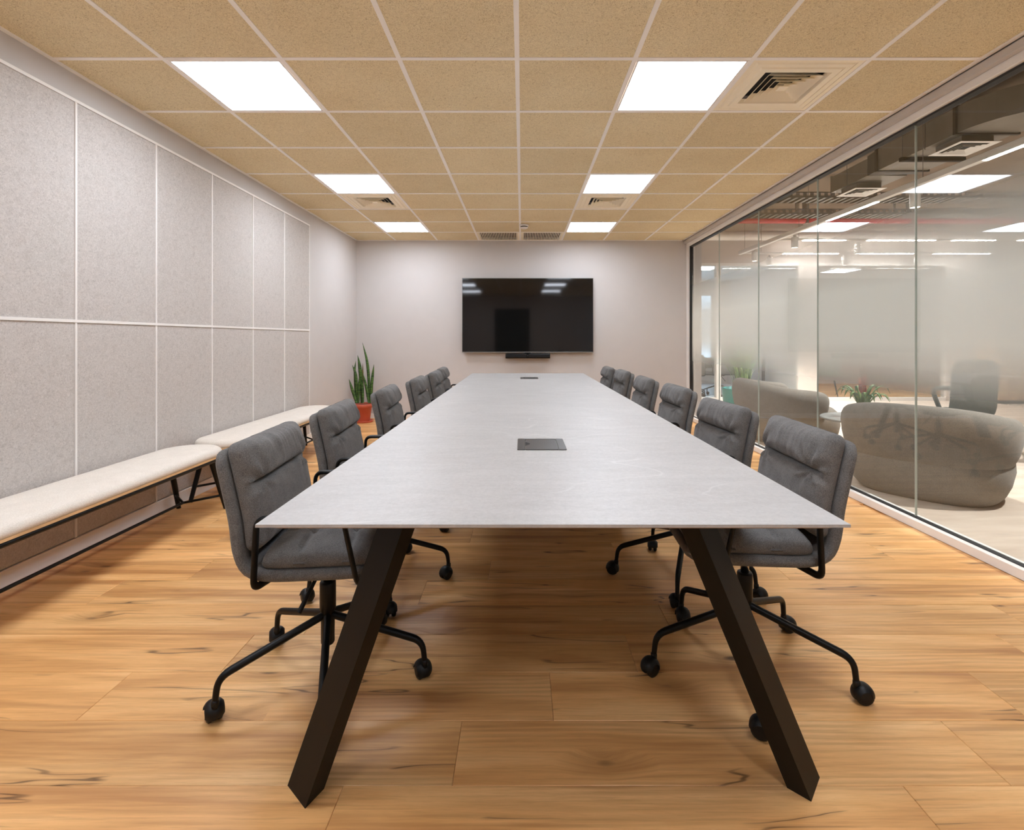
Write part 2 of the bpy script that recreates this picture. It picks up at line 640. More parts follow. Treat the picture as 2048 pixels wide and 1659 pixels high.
# ceiling slab, tiles, rails
ceil = struct(MB().box(XL - 0.1, 2.48, YB, YF, 2.66, 2.70).obj('ceiling', M['conc']),
              'suspended ceiling of wood wool tiles in a pale metal grid', 'ceiling')
XK = [-0.025 + 0.6 * i for i in range(-4, 5)]
XK[0], XK[-1] = XL, XT
YR = [2.58 + 0.6 * i for i in range(-8, 8)] + [YF]
YR[0] = YB
LIGHTS, VENTS, SLOTS = set(), set(), set()
row_of = lambda y: min(range(len(YR)), key=lambda i: abs(YR[i] - y))
for y in (-1.02, 0.78, 2.58, 4.38, 6.18):
    for c in (1, 5):
        LIGHTS.add((c, row_of(y)))
VENTS |= {(6, row_of(2.58)), (1, row_of(4.98)), (5, row_of(4.98))}
SLOTS |= {(3, len(YR) - 2), (4, len(YR) - 2)}
tile_cache = {}
for ci in range(8):
    for ri in range(len(YR) - 1):
        if (ci, ri) in LIGHTS | VENTS | SLOTS:
            continue
        x0, x1, y0, y1 = XK[ci], XK[ci + 1], YR[ri], YR[ri + 1]
        key = (round(x1 - x0, 3), round(y1 - y0, 3))
        if key not in tile_cache:
            hx, hy = key[0] / 2 - 0.004, key[1] / 2 - 0.004
            tile_cache[key] = MB().box(-hx, hx, -hy, hy, 0.0, 0.02, 0.002).mesh('tile', M['woodwool'])
        link('tile', tile_cache[key], ceil, ((x0 + x1) / 2, (y0 + y1) / 2, ZC + 0.004))
for x in XK[1:-1]:
    MB().box(-0.012, 0.012, YB, YF, ZC, ZC + 0.004).box(-0.0015, 0.0015, YB, YF, ZC + 0.004, ZC + 0.03).obj('rail', M['rail'], ceil, (x, 0, 0))
for i, y in enumerate(YR[1:-1]):
    MB().box(XL, XT, -0.012, 0.012, ZC + 0.0005, ZC + 0.004).obj('rail', M['rail'], ceil, (0, y, 0))
MB().box(XL, XL + 0.024, YB, YF, ZC - 0.002, ZC + 0.004).box(XL, XL + 0.003, YB, YF, ZC + .004, ZC + .03).obj('edge_trim', M['rail'], ceil)
MB().box(XT - 0.024, XT + 0.002, YB, YF, ZC - 0.002, ZC + 0.004).box(XT, XT + .002, YB, YF, ZC + .004, ZC + .03).obj('edge_trim', M['rail'], ceil)
MB().box(XL, XT, YF - 0.022, YF, ZC - 0.002, ZC + 0.004).obj('edge_trim', M['rail'], ceil)

# walls
wl = struct(MB().box(XL - 0.1, XL, YB, YF, 0, 2.66).obj('wall_left', M['wall']), 'warm white wall clad with grey felt panels', 'wall')
PY = [5.685 - 0.595 * i for i in range(0, 14)]
pan_hi = MB().box(-0.0, 0.016, -0.2915, 0.2915, 0, 1.159, 0.002).mesh('panel', M['felt'])
pan_lo = MB().box(-0.0, 0.016, -0.2915, 0.2915, 0, 1.145, 0.002).mesh('panel', M['felt'])
strip_v = MB().box(0, 0.021, -0.006, 0.006, 0, 2.325, 0.001).mesh('trim_strip', M['white'])
for i in range(len(PY) - 1):
    y1, y0 = PY[i], PY[i + 1]
    link('panel', pan_hi, wl, (XL, (y0 + y1) / 2, 1.252))
    link('panel', pan_lo, wl, (XL, (y0 + y1) / 2, 0.092))
    link('trim_strip', strip_v, wl, (XL, y1, 0.09))
MB().box(0, 0.022, PY[-1], PY[0] + 0.006, 1.236, 1.252, 0.001).obj('trim_strip', M['white'], wl, (XL, 0, 0))
MB().box(0, 0.022, PY[-1], PY[0] + 0.006, 2.411, 2.427, 0.001).obj('trim_strip', M['white'], wl, (XL, 0, 0))
struct(MB().box(XL, XL + 0.02, YB, YF, 0, 0.085, 0.003).obj('baseboard_left', M['white']), 'white baseboard under the felt panels', 'baseboard')
struct(MB().box(XL - .1, 2.6, YF, YF + 0.12, 0, 3.5).obj('wall_back', M['wall']), 'warm white end wall behind the television', 'wall')
struct(MB().box(XL + .02, XR, YF - 0.015, YF, 0, 0.07, 0.003).obj('baseboard_back', M['white']), 'white baseboard on the end wall', 'baseboard')
struct(MB().box(XL - .1, 2.6, YB - .1, YB, 0, 3.5).obj('wall_front', M['wall']), 'warm white wall behind the viewpoint', 'wall')
dr = struct(MB().box(-0.9, -0.85, YB, YB + .06, 0, 2.15).box(0.2, 0.25, YB, YB + .06, 0, 2.15).box(-0.9, 0.25, YB, YB + .06, 2.1, 2.15)
            .obj('door_1', M['black']), 'dark framed door behind the viewpoint', 'door')
MB().box(-0.85, 0.2, YB, YB + .04, 0.0, 2.1, 0.003).obj('door_leaf', M['darkfab'], dr)

# glass wall
wr = struct(MB().box(XT, 2.48, YB, YF, 2.52, 2.56).box(XR, 2.48, YB, YF, 2.56, 3.5).obj('wall_right', M['wall']),
            'frameless glass partition with a frosted gradient film between meeting room and lounge', 'wall')
MB().box(XR, 2.48, YB, YF, 2.475, 2.52, 0.002).obj('top_frame', M['white'], wr)
MB().box(XR, 2.48, YB, YF, 0.0, 0.05, 0.002).obj('base_frame', M['white'], wr)
MB().box(XR, 2.48, YF - 0.07, YF, 0.05, 2.475, 0.002).obj('jamb_frame', M['white'], wr)
MB().box(2.405, 2.455, YB, YF - .07, 2.462, 2.475).box(2.412, 2.448, YB, YF - .07, 0.05, 0.054).box(2.405, 2.455, YF - .085, YF - .07, 0.06, 2.462).obj('gasket', M['gasket'], wr)
GY = [YB] + [3.13 + 1.04 * i for i in range(-5, 4)] + [YF - 0.085]
for a, b in zip(GY[:-1], GY[1:]):
    if b - a < 0.05:
        continue
    V = [(x, y, z) for x in (2.425, 2.435) for y in (a + .002, b - .002) for z in (0.053, 2.464)]
    F = [(0, 1, 3, 2), (4, 6, 7, 5), (0, 4, 5, 1), (2, 3, 7, 6), (0, 2, 6, 4), (1, 5, 7, 3)]
    me = make_mesh('glass_pane', V, F, [M['glass'], M['film']], fm=[0, 1, 0, 0, 0, 0])
    link('glass_pane', me, wr)
jt = plain('glass_joint_seal', (176, 186, 178), 0.3)
for y in GY[1:-1]:
    MB().box(2.424, 2.436, y - .0022, y + .0022, 0.06, 2.462).obj('joint_seal', jt, wr)

# ------------------------------------------------------------------ setting: the lounge and rooms beyond the glass
LX1, LY0, LY1, LZ = 10.5, -1.5, 9.4, 3.5
struct(MB().box(2.48, LX1, LY0, LY1, -0.06, 0.0).obj('floor', M['lounge_floor']), 'pale floor of the lounge beyond the glass', 'floor')
struct(MB().box(2.48, LX1, LY0, 13.0, LZ, LZ + .1).obj('ceiling', M['conc']), 'bare concrete ceiling slab over the lounge', 'ceiling')
struct(MB().box(LX1, LX1 + .1, LY0, 13.0, 0, LZ).obj('wall_east', M['beige_lounge']), 'plain far side wall of the lounge', 'wall')
struct(MB().box(2.48, LX1, LY0 - .1, LY0, 0, LZ).obj('wall_south', M['beige_lounge']), 'plain lounge wall outside the view', 'wall')
# far partition: lintel, posts, panes
fp = struct(MB().box(2.6, LX1, LY1, LY1 + .12, 2.55, LZ).box(2.48, 2.9, LY1, LY1 + .12, 0, 2.55)
            .box(5.12, 5.47, LY1, LY1 + .12, 0, 2.55).box(7.85, 8.35, LY1, LY1 + .12, 0, 2.55).box(8.35, LX1, LY1, LY1 + .12, 0, 2.55)
            .obj('wall_far', M['beige_lounge']), 'lounge end wall with glazed openings to further rooms', 'wall')
MB().box(3.60, 3.68, LY1 - .01, LY1 + .1, 0, 2.55).obj('post', M['white'], fp)
for a, b in ((2.9, 3.6), (3.68, 5.12), (5.47, 7.85)):
    MB().box(a, b, LY1 + .04, LY1 + .05, 0.06, 2.5).obj('glass_pane', M['glass'], fp)
    MB().box(a, b, LY1, LY1 + .1, 2.5, 2.55).box(a, b, LY1, LY1 + .1, 0, 0.06).obj('frame', M['white'], fp)
struct(MB().box(2.48, 5.3, LY1 + .12, 13, -0.06, 0.0).obj('floor', plain('cool_vinyl', (196, 200, 206), 0.3)), 'pale blue-lit floor of the office behind the lounge', 'floor')
struct(MB().box(5.3, LX1, LY1 + .12, 13, -0.06, 0.0).obj('floor', M['oak']), 'wood floor of the small room behind the lounge', 'floor')
struct(MB().box(5.25, 5.35, LY1 + .12, 13, 0, LZ).obj('wall_divider', M['beige_lounge']), 'partition between the two rooms behind the lounge', 'wall')
struct(MB().box(2.48, LX1, LY1 + .12, 13.0, 2.62, 2.68).obj('ceiling', M['white']), 'white ceiling of the rooms behind the lounge', 'ceiling')
struct(MB().box(2.38, 2.48, YF + .12, 13, 0, LZ).obj('wall_west', M['beige_lounge']), 'plain side wall of the office behind the lounge', 'wall')
struct(MB().box(2.48, 3.2, 13, 13.1, 0, 2.7).box(4.9, LX1, 13, 13.1, 0, 2.7).box(3.2, 4.9, 13, 13.1, 0, 0.25).box(3.2, 4.9, 13, 13.1, 2.3, 2.7)
       .obj('wall_north', M['beige_lounge']), 'far wall of the office with a daylight window', 'wall')
wn = struct(MB().box(3.2, 3.25, 13, 13.08, .25, 2.3).box(4.85, 4.9, 13, 13.08, .25, 2.3).box(4.02, 4.08, 13, 13.08, .25, 2.3)
            .box(3.2, 4.9, 13, 13.08, .25, .3).box(3.2, 4.9, 13, 13.08, 2.25, 2.3).obj('window_1', M['white']), 'daylight window at the far end of the office', 'window')
MB().box(3.25, 4.02, 13.03, 13.04, .3, 2.25).obj('pane', M['glass'], wn)
MB().box(4.08, 4.85, 13.03, 13.04, .3, 2.25).obj('pane', M['glass'], wn)

# ------------------------------------------------------------------ ceiling fixtures
frame_me = None
lights = sorted(LIGHTS, key=lambda t: (t[1], t[0]))
names = {1: 'left', 5: 'right'}
rowname = {row_of(2.58): 'nearest to the viewer in the photo', row_of(4.38): 'second from the viewer', row_of(6.18): 'farthest, near the end wall',
           row_of(0.78): 'above the viewpoint', row_of(-1.02): 'behind the viewpoint'}
fr_me = MB().box(-.286, .286, -.286, -.276, -.003, .012).box(-.286, .286, .276, .286, -.003, .012).box(-.286, -.276, -.276, .276, -.003, .012).box(.276, .286, -.276, .276, -.003, .012).mesh('frame', M['white'])
df_me = MB().box(-.276, .276, -.276, .276, 0.0, 0.01).mesh('diffuser', M['panel_light'])
for c, r in lights:
    o = thing('ceiling_light', f'square white LED ceiling panel in the {names[c]} row, {rowname[r]}', 'ceiling light',
              ((XK[c] + XK[c + 1]) / 2, (YR[r] + YR[r + 1]) / 2, ZC + .003), 0, 'square LED panels set in the ceiling grid')
    link('frame', fr_me, o); link('diffuser', df_me, o)


def sq_ring(mb, ro, zo, ri, zi, th=0.003):
    """sloped square louver ring between outer half-size ro at zo and inner ri at zi, given thickness"""
    q = [(-1, -1), (1, -1), (1, 1), (-1, 1)]
    V = []
    for r_, z_ in ((ro, zo), (ri, zi), (ri, zi + th), (ro, zo + th)):
        V += [(a * r_, b * r_, z_) for a, b in q]
    F = []
    for L in range(4):
        n = (L + 1) % 4
        for i in range(4):
            j = (i + 1) % 4
            F.append((L * 4 + i, n * 4 + i, n * 4 + j, L * 4 + j))
    mb.add(V, F)
    return mb


vent_parts = []
mb = MB()
sq_ring(mb, .288, 0.0, .262, 0.0); sq_ring(mb, .262, 0.003, .250, -0.004); sq_ring(mb, .250, -0.004, .222, -0.004)
sq_ring(mb, .222, -0.001, .212, -0.008); sq_ring(mb, .212, -0.008, .178, -0.008); sq_ring(mb, .178, -0.008, .165, 0.012)
vent_parts.append(('face_plate', mb.mesh('face_plate', M['cream_metal'])))
for ro in (.150, .118, .086, .054):
    mb = MB()
    sq_ring(mb, ro, -0.010, ro - 0.034, 0.022, 0.002)
    vent_parts.append(('louver', mb.mesh('louver', M['cream_metal'])))
vent_parts.append(('centre_plate', MB().box(-.026, .026, -.026, .026, -.008, -.004, .001).mesh('centre_plate', M['cream_metal'])))
vent_parts.append(('duct_box', MB().box(-.20, .20, -.20, .20, .05, .055).mesh('duct_box', M['dark'])))
vlab = {(6, row_of(2.58)): 'large cream air diffuser beside the nearest right light panel',
        (1, row_of(4.98)): 'cream air diffuser behind the second left light panel',
        (5, row_of(4.98)): 'cream air diffuser behind the second right light panel'}
for (c, r), lb in vlab.items():
    o = thing('air_vent', lb, 'air vent', ((XK[c] + XK[c + 1]) / 2, (YR[r] + YR[r + 1]) / 2, ZC + .004), 0, 'square ceiling diffusers')
    for nm, me in vent_parts:
        link(nm, me, o)
for c, r in SLOTS:
    xc, yc = (XK[c] + XK[c + 1]) / 2, (YR[r] + YR[r + 1]) / 2
    hy = (YR[r + 1] - YR[r]) / 2 - .012
    o = thing('air_grille', f'cream slotted air return grille, {"left" if c == 3 else "right"} of the two by the end wall', 'air grille', (xc, yc, ZC + .003), 0, 'slotted return grilles')
    MB().box(-.288, -.255, -hy, hy, 0, .004).box(.255, .288, -hy, hy, 0, .004).box(-.255, .255, -hy, -hy + .035, 0, .004).box(-.255, .255, hy - .03, hy, 0, .004).obj('frame', M['cream_metal'], o)
    f = MB()
    for i in range(23):
        x = -.245 + .49 * i / 22
        f.box(x - .0042, x + .0042, -hy + .035, hy - .03, 0.0, .006)
    tag(f.obj('fins', M['cream_metal'], o), kind='stuff')
    MB().box(-.26, .26, -hy, hy, .04, .045).obj('duct_box', M['dark'], o)
sd = thing('smoke_detector', 'small round white smoke detector on the ceiling rail near the end wall', 'smoke detector', (0.025, 6.33, ZC))
MB().lathe([(0, 0), (.056, 0), (.056, -.018), (.05, -.022), (0.0, -.022)], 24).obj('base', M['white'], sd)
MB().lathe([(.044, -.022), (.044, -.034)], 24).obj('slot_ring', M['dark'], sd)
MB().lathe([(.05, -.034), (.046, -.042), (.03, -.05), (0, -.053)], 24).obj('cap', M['white'], sd)

# ------------------------------------------------------------------ television and speaker bar
tv = thing('television', 'large black flat television mounted on the end wall', 'television', (0.082, YF, 1.485))
MB().box(-.94, .94, -.085, -.045, -.532, .532, .004).obj('housing', M['rubber'], tv)
MB().box(-.932, .932, -.0875, -.085, -.520, .526).obj('screen', M['screen'], tv)
MB().box(-.941, .941, -.089, -.083, -.534, -.521, .001).box(-.941, -.934, -.089, -.083, -.521, .534).box(.934, .941, -.089, -.083, -.521, .534).box(-.934, .934, -.089, -.083, .527, .534).obj('bezel', M['silver'], tv)
MB().box(-.3, .3, -.045, 0, -.2, .2, .004).obj('wall_mount', M['black'], tv)
sb = thing('speaker_bar', 'black conference speaker bar mounted under the television', 'speaker', (0.083, YF, 0.905))
pr = [(-.11, -.036), (-.118, -.02), (-.118, .02), (-.105, .036), (-.05, .036), (-.05, -.036)]
for a, b in ((-.318, -.018), (.018, .318)):
    MB().prism([(a, y, z) for y, z in pr], [(b, y, z) for y, z in pr]).obj('speaker_grille', M['rubber'], sb)
MB().box(-.018, .018, -.112, -.055, -.036, .036, .002).obj('centre_panel', M['black'], sb)
MB().lathe([(.0, .0), (.011, 0), (.011, .006), (0, .006)], 16, (0, -.112, 0), Matrix.Rotation(R(90), 3, 'X')).obj('camera_lens', M['screen'], sb)
MB().box(-.04, .04, -.055, 0, -.02, .045, .002).obj('bracket', M['black'], sb)

# ------------------------------------------------------------------ conference table
TX0, TX1, TY0, TY1, TZ = -0.590, 0.727, 1.122, 6.03, 0.74
tb = thing('conference_table', 'very long grey stone-topped conference table on black splayed legs', 'table', ((TX0 + TX1) / 2, (TY0 + TY1) / 2, 0))
tcx, tcy = (TX0 + TX1) / 2, (TY0 + TY1) / 2
hx, hy = (TX1 - TX0) / 2, (TY1 - TY0) / 2
rect = lambda d, z: [(-hx + d, -hy + d, z), (hx - d, -hy + d, z), (hx - d, hy - d, z), (-hx + d, hy - d, z)]
m_ = MB()
m_.prism(rect(0, TZ - .0075), rect(0.0, TZ - .001))
m_.add(rect(0.0, TZ - .001) + rect(0.0012, TZ), [(0, 1, 5, 4), (1, 2, 6, 5), (2, 3, 7, 6), (3, 0, 4, 7), (4, 5, 6, 7)])
m_.obj('tabletop', M['stone'], tb)
MB().prism(rect(.035, TZ - .022), rect(.006, TZ - .0075)).obj('top_backing', plain('backing_board', (150, 128, 112), .6), tb)
FL = [(-.604, 1.307), (-.531, 1.242), (-.506, 1.297), (-.579, 1.362)]
FR = [(.679, 1.300), (.719, 1.261), (.781, 1.331), (.741, 1.370)]
zt = TZ - .022
for foot, dx in ((FL, .25), (FR, -.295)):
    for far in (0, 1):
        q = [(x - tcx, (y if not far else (TY0 + TY1 - y + .08)) - tcy) for x, y in foot]
        if far:
            q.reverse()
        MB().prism([(x, y, 0) for x, y in q], [(x + dx, y, zt) for x, y in q]).obj('leg', M['leg'], tb)
for y in (1.305, TY0 + TY1 - 1.225):
    MB().box(-.36, .36, y - tcy - .05, y - tcy + .05, zt - .008, zt).obj('crossbar', M['black'], tb)
MB().box(-.2, -.15, 1.355 - tcy, tcy - 1.355, zt - .05, zt).box(.15, .2, 1.355 - tcy, tcy - 1.355, zt - .05, zt).obj('underframe', M['black'], tb)
for (x, y, lb) in ((0.074, 1.966, 'charcoal flip-lid power outlet in the near part of the tabletop'), (0.075, 5.27, 'charcoal flip-lid power outlet at the far end of the tabletop')):
    o = thing('power_outlet', lb, 'power outlet', (x, y, TZ), 0, 'power outlets set into the tabletop')
    mg = M.setdefault('outlet', plain('grey_anodised', (104, 103, 103), .35, .6))
    MB().box(-.091, -.062, -.10, .10, 0, .004, .0015).box(.062, .091, -.10, .10, 0, .004, .0015).box(-.062, .062, -.10, -.078, 0, .004, .0015).box(-.062, .062, .078, .10, 0, .004, .0015).obj('frame', mg, o)
    MB().box(-.06, .06, -.077, .077, 0, .0032).obj('lid', mg, o)
    n = 14
    pts = [(-.0605 + .017 * math.sin(math.pi * i / n), -.030 + .060 * i / n) for i in range(n + 1)]
    MB().prism([(a, b, .001) for a, b in pts], [(a, b, .0037) for a, b in pts]).obj('finger_notch', M['dark'], o)


# ------------------------------------------------------------------ meeting chairs
def catmull(P, n=16):
    out = []
    P = [Vector(p) for p in P]
    Q = [2 * P[0] - P[1]] + P + [2 * P[-1] - P[-2]]
    for i in range(1, len(Q) - 2):
        a, b, c, d = Q[i - 1:i + 3]
        for k in range(n):
            t = k / n
            out.append(0.5 * ((2 * b) + (c - a) * t + (2 * a - 5 * b + 4 * c - d) * t * t + (3 * b - a - 3 * c + d) * t ** 3))
    out.append(P[-1])
    return out


class Curve2:
    """arc-length parametrised side profile in (x, z)"""
    def __init__(s, P):
        s.p = catmull([(x, z) for x, z in P])
        s.d = [0]
        for a, b in zip(s.p[:-1], s.p[1:]):
            s.d.append(s.d[-1] + (b - a).length)
        s.L = s.d[-1]

    def at(s, q):
        if q <= 0:
            t = (s.p[1] - s.p[0]).normalized(); return s.p[0] + t * q, t
        if q >= s.L:
            t = (s.p[-1] - s.p[-2]).normalized(); return s.p[-1] + t * (q - s.L), t
        i = int(np.searchsorted(s.d, q)) - 1
        i = max(0, min(i, len(s.p) - 2))
        f = (q - s.d[i]) / max(1e-9, s.d[i + 1] - s.d[i])
        t0 = (s.p[min(i + 1, len(s.p) - 1)] - s.p[max(i - 1, 0)]).normalized()
        t1 = (s.p[min(i + 2, len(s.p) - 1)] - s.p[i]).normalized()
        return s.p[i].lerp(s.p[i + 1], f), (t0.lerp(t1, f)).normalized()


def lines(a, b, r, n):
    """sample positions a..b with clustering of size r at both ends"""
    e = [0, 0.06, 0.22, 0.5, 1.0]
    out = [a + r * q for q in e]
    m = [a + r + (b - a - 2 * r) * i / n for i in range(1, n)]
    return out + m + [b - r * q for q in reversed(e)]


def pillow(curve, s0, s1, W, rc0, rc1, r, nmid, top, bot, ns=40, nv=30):
    """closed cushion: over curve s0..s1, half width W, corner radii at both ends, edge round r;
    nmid offset of the middle surface; top / bot extra offsets as functions (s, y)"""
    S = lines(s0, s1, r, ns)
    Vv = lines(-1, 1, r / W, nv)
    rows = []
    for sd in (1, -1):
        grid = []
        for s in S:
            p, t = curve.at(s)
            nrm = Vector((-t.y, t.x)) if True else None
            nrm = Vector((t.y, -t.x))
            d0, d1 = s - s0, s1 - s
            wv = W
            if d0 < rc0: wv = W - rc0 + math.sqrt(max(0, rc0 ** 2 - (rc0 - d0) ** 2))
            if d1 < rc1: wv = min(wv, W - rc1 + math.sqrt(max(0, rc1 ** 2 - (rc1 - d1) ** 2)))
            row = []
            for v in Vv:
                y = v * wv
                d = min(wv - abs(y), d0, d1)
                d = max(0.0, min(d, r))
                e = math.sqrt(max(0, r * r - (r - d) ** 2))
                h = nmid + sd * e
                if sd > 0:
                    h += top(s, y)
                else:
                    h -= bot(s, y)
                row.append((p.x + nrm.x * h, y, p.y + nrm.y * h))
            grid.append(row)
        rows.append(grid)
    a, b = len(S), len(Vv)
    V = [q for g in rows for rr in g for q in rr]
    F = []
    off = a * b
    for i in range(a - 1):
        for j in range(b - 1):
            F.append((i * b + j, (i + 1) * b + j, (i + 1) * b + j + 1, i * b + j + 1))
            F.append((off + i * b + j, off + i * b + j + 1, off + (i + 1) * b + j + 1, off + (i + 1) * b + j))
    ring = [(0, j) for j in range(b)] + [(i, b - 1) for i in range(1, a)] + [(a - 1, j) for j in range(b - 2, -1, -1)] + [(i, 0) for i in range(a - 2, 0, -1)]
    for q in range(len(ring)):
        (i, j), (k, l) = ring[q], ring[(q + 1) % len(ring)]
        F.append((i * b + j, k * b + l, off + k * b + l, off + i * b + j))
    return V, F


def pillow_mesh(name, mat, *a, **kw):
    V, F = pillow(*a, **kw)
    me = make_mesh(name, V, F, mat, smooth=True)
    import bmesh
    bm = bmesh.new(); bm.from_mesh(me)
    bmesh.ops.remove_doubles(bm, verts=bm.verts, dist=1e-5)
    bmesh.ops.recalc_face_normals(bm, faces=bm.faces)
    bm.to_mesh(me); bm.free()
    return me


G = lambda x, s: math.exp(-(x / s) ** 2)
SHELL = Curve2([(.262, .486), (.225, .466), (.15, .458), (0, .455), (-.11, .457), (-.162, .476), (-.187, .53), (-.199, .62), (-.220, .72), (-.243, .822)])
# note: curve runs from the seat front to the back top; nrm = (t.y,-t.x) must point up / forward
p_, t_v = SHELL.at(0.15)
SGN = 1 if (-t_v.x) > 0 else -1
HT = 0.017


def s_at_z(z):
    for i in range(len(SHELL.p)):
        if SHELL.p[i].y > z and SHELL.d[i] > .3:
            return SHELL.d[i]


def s_at_x(x):
    for i in range(len(SHELL.p)):
        if SHELL.p[i].x < x:
            return SHELL.d[i]


SB0, SB1 = s_at_z(0.512), SHELL.L + 0.012
SS0, SS1 = -0.004, s_at_x(-0.135)
TUCK = SB1 - 0.128
CW = 0.222


def back_top(s, y):
    u = abs(y) / CW
    side = max(0.0, 1 - u ** 5)
    if s > TUCK:
        q = (s - TUCK) / (SB1 - TUCK)
        h = .046 * max(0, 1 - abs(2 * q - 1) ** 3) ** .6 * (1.08 - .25 * q)
    else:
        q = (TUCK - s) / (TUCK - SB0)
        h = .029 * max(0, 1 - abs(2 * q - 1) ** 4) ** .6 + .006 * G(q - .6, .3)
    h *= side * .8 + .2
    # tuck line with pinched ends
    h -= .012 * G(s - TUCK, .006) * (1 if u < .72 else G(u - .72, .15))
    # radiating folds around the pinch points
    for sg in (-1, 1):
        dx, dy = s - TUCK, (y - sg * CW * .74) * -sg
        rr = math.hypot(dx, dy)
        an = math.atan2(dx, -dy)
        if rr < .13:
            h += .0055 * math.sin(an * 7 + 1.2) * G(rr - .045, .042) * (1 if dx > -.04 else .35)
    # soft vertical creases on the head roll
    if s > TUCK:
        w_ = mnoise.noise(Vector((y * 26, s * 5, 3.3))) * .0060 + mnoise.noise(Vector((y * 70, s * 9, 1.3))) * .0026
        h += w_ * side
    else:
        h += .004 * mnoise.noise(Vector((y * 13, s * 13, 8.1)))
        h += .0018 * math.sin(abs(y) * 120) * G(s - SB0 - .03, .03)
    # welt seam near the border
    h -= .0016 * G(u - .88, .018)
    return h


def seat_top(s, y):
    u = abs(y) / CW
    q = (s - SS0) / (SS1 - SS0)
    side = max(0.0, 1 - u ** 4)
    h = .038 * side * math.sqrt(max(0, 1 - (2 * q - 1) ** 6))
    L = SS1 - SS0
    for c in (.36, .70):
        h -= .013 * G(s - SS0 - c * L, .010) * (1 if u < .78 else G(u - .78, .1))
        for yy in (-.075, .075):
            d = math.hypot(s - SS0 - c * L, y - yy)
            h -= .009 * G(d, .022)
            an = math.atan2(s - SS0 - c * L, y - yy)
            h += .0038 * math.sin(an * 6 + 2 * c) * G(d - .035, .025)
    for yy in (-.075, .075):
        h -= .007 * G(y - yy, .010) * (1 if .12 < q < .95 else 0.3)
    h += .0045 * mnoise.noise(Vector((y * 22, s * 22, 2.2))) * side
    h -= .0016 * G(u - .9, .018)
    return h


zero = lambda s, y: 0.0
ch = thing('meeting_chair', '', 'chair')
if SGN < 0:
    raise RuntimeError('profile normal')
CH = {}
CH['seat_shell'] = pillow_mesh('seat_shell', M['chair'], SHELL, 0, SHELL.L, .235, .045, .05, HT, 0.0, zero, zero, ns=44, nv=14)
CH['back_cushion'] = pillow_mesh('back_cushion', M['chair'], SHELL, SB0, SB1, CW, .03, .035, .02, HT + .020, back_top, zero, ns=64, nv=64)
CH['seat_cushion'] = pillow_mesh('seat_cushion', M['chair'], SHELL, SS0, SS1, CW, .03, .03, .018, HT + .017, seat_top, zero, ns=56, nv=56)
for nm in ('seat_shell', 'back_cushion', 'seat_cushion'):
    link(nm, CH[nm], ch)
for sg in (-1, 1):
    y = .252 * sg
    P = fillet([(-.095, .13 * sg, .432), (-.132, y, .434), (-.122, y, .636), (.118, y, .636), (.160, y, .436), (.155, .13 * sg, .434)], .03, 6)
    MB().tube(P, .0075, 10, .0115, ref=(1, 0, 0)).obj('armrest', M['black'], ch)
MB().box(-.09, .11, -.08, .08, .405, .434, .006).obj('seat_plate', M['black'], ch)
MB().lathe([(0, .33), (.014, .33), (.014, .412)], 16).obj('piston', M['chrome'], ch)
MB().lathe([(0, .125), (.019, .125), (.022, .13), (.022, .235), (.026, .24), (.026, .33), (.024, .334), (0, .334)], 20).obj('column', M['black'], ch)
MB().tube(fillet([(0.0, -.03, .415), (-.005, -.06, .40), (-.05, -.125, .295)], .02), [.006] * 7 + [.008], 8).obj('lever', M['black'], ch)
Rb = .327
spoke = MB()
sp_pts = fillet([(.015, 0, .222), (Rb - .008, 0, .132), (Rb, 0, .06)], .035, 6)
spoke.tube(sp_pts, [.0125 - .0035 * i / (len(sp_pts) - 1) for i in range(len(sp_pts))], 10)
spoke_me = spoke.mesh('leg', M['black'])
cs = MB()
rot = Matrix.Rotation(R(90), 3, 'X')
for sg in (-1, 1):
    cs.lathe([(0, -.0095), (.017, -.0095), (.0235, -.0075), (.027, -.004), (.027, .004), (.0235, .0075), (.017, .0095), (0, .0095)], 20, (0, sg * .0135, .027), rot)
V, F = [], []                                        # one-piece hood over both wheels
n, m = 14, 8
for i in range(n + 1):
    a = R(-22) + R(205) * i / n
    for j in range(m + 1):
        y = -.0265 + .053 * j / m
        rr = .0325 * (1 - .42 * abs(y / .0265) ** 3)
        V.append((rr * math.cos(a), y, .028 + rr * math.sin(a)))
for i in range(n):
    for j in range(m):
        F.append((i * (m + 1) + j, i * (m + 1) + j + 1, (i + 1) * (m + 1) + j + 1, (i + 1) * (m + 1) + j))
cs.add(V, F, True)
cs.box(-.012, .024, -.0045, .0045, .02, .058, .002)
cs.lathe([(0, .045), (.011, .045), (.011, .066), (.008, .07), (0, .07)], 12, (.018, 0, 0))
caster_me = cs.mesh('caster', M['rubber'])
for i in range(5):
    lg = link('leg', spoke_me, ch, (0, 0, 0), R(72 * i))
    ca = link('caster', caster_me, lg)
    ang = [0.4, 2.6, 4.0, 1.2, 5.2][i]
    ca.rotation_euler = (0, 0, ang)
    ca.location = (Rb - .018 * math.cos(ang), -.018 * math.sin(ang), 0)


def pose(o, base, dz=0.0, seed=0, turn={}):
    rr = random.Random(seed)
    k = 0
    for c in o.children:
        n = c.name.split('.')[0]
        if n == 'leg':
            c.rotation_euler = (0, 0, R(base + 72 * k) - o.rotation_euler[2]); k += 1
            for g in c.children:
                a = rr.uniform(0, 6.28) if (k - 1) not in turn else R(turn[k - 1])
                g.rotation_euler = (0, 0, a)
                g.location = (Rb - .018 * math.cos(a), -.018 * math.sin(a), 0)
        elif n not in ('column', 'piston', 'armrest'):
            c.location = (0, 0, dz)


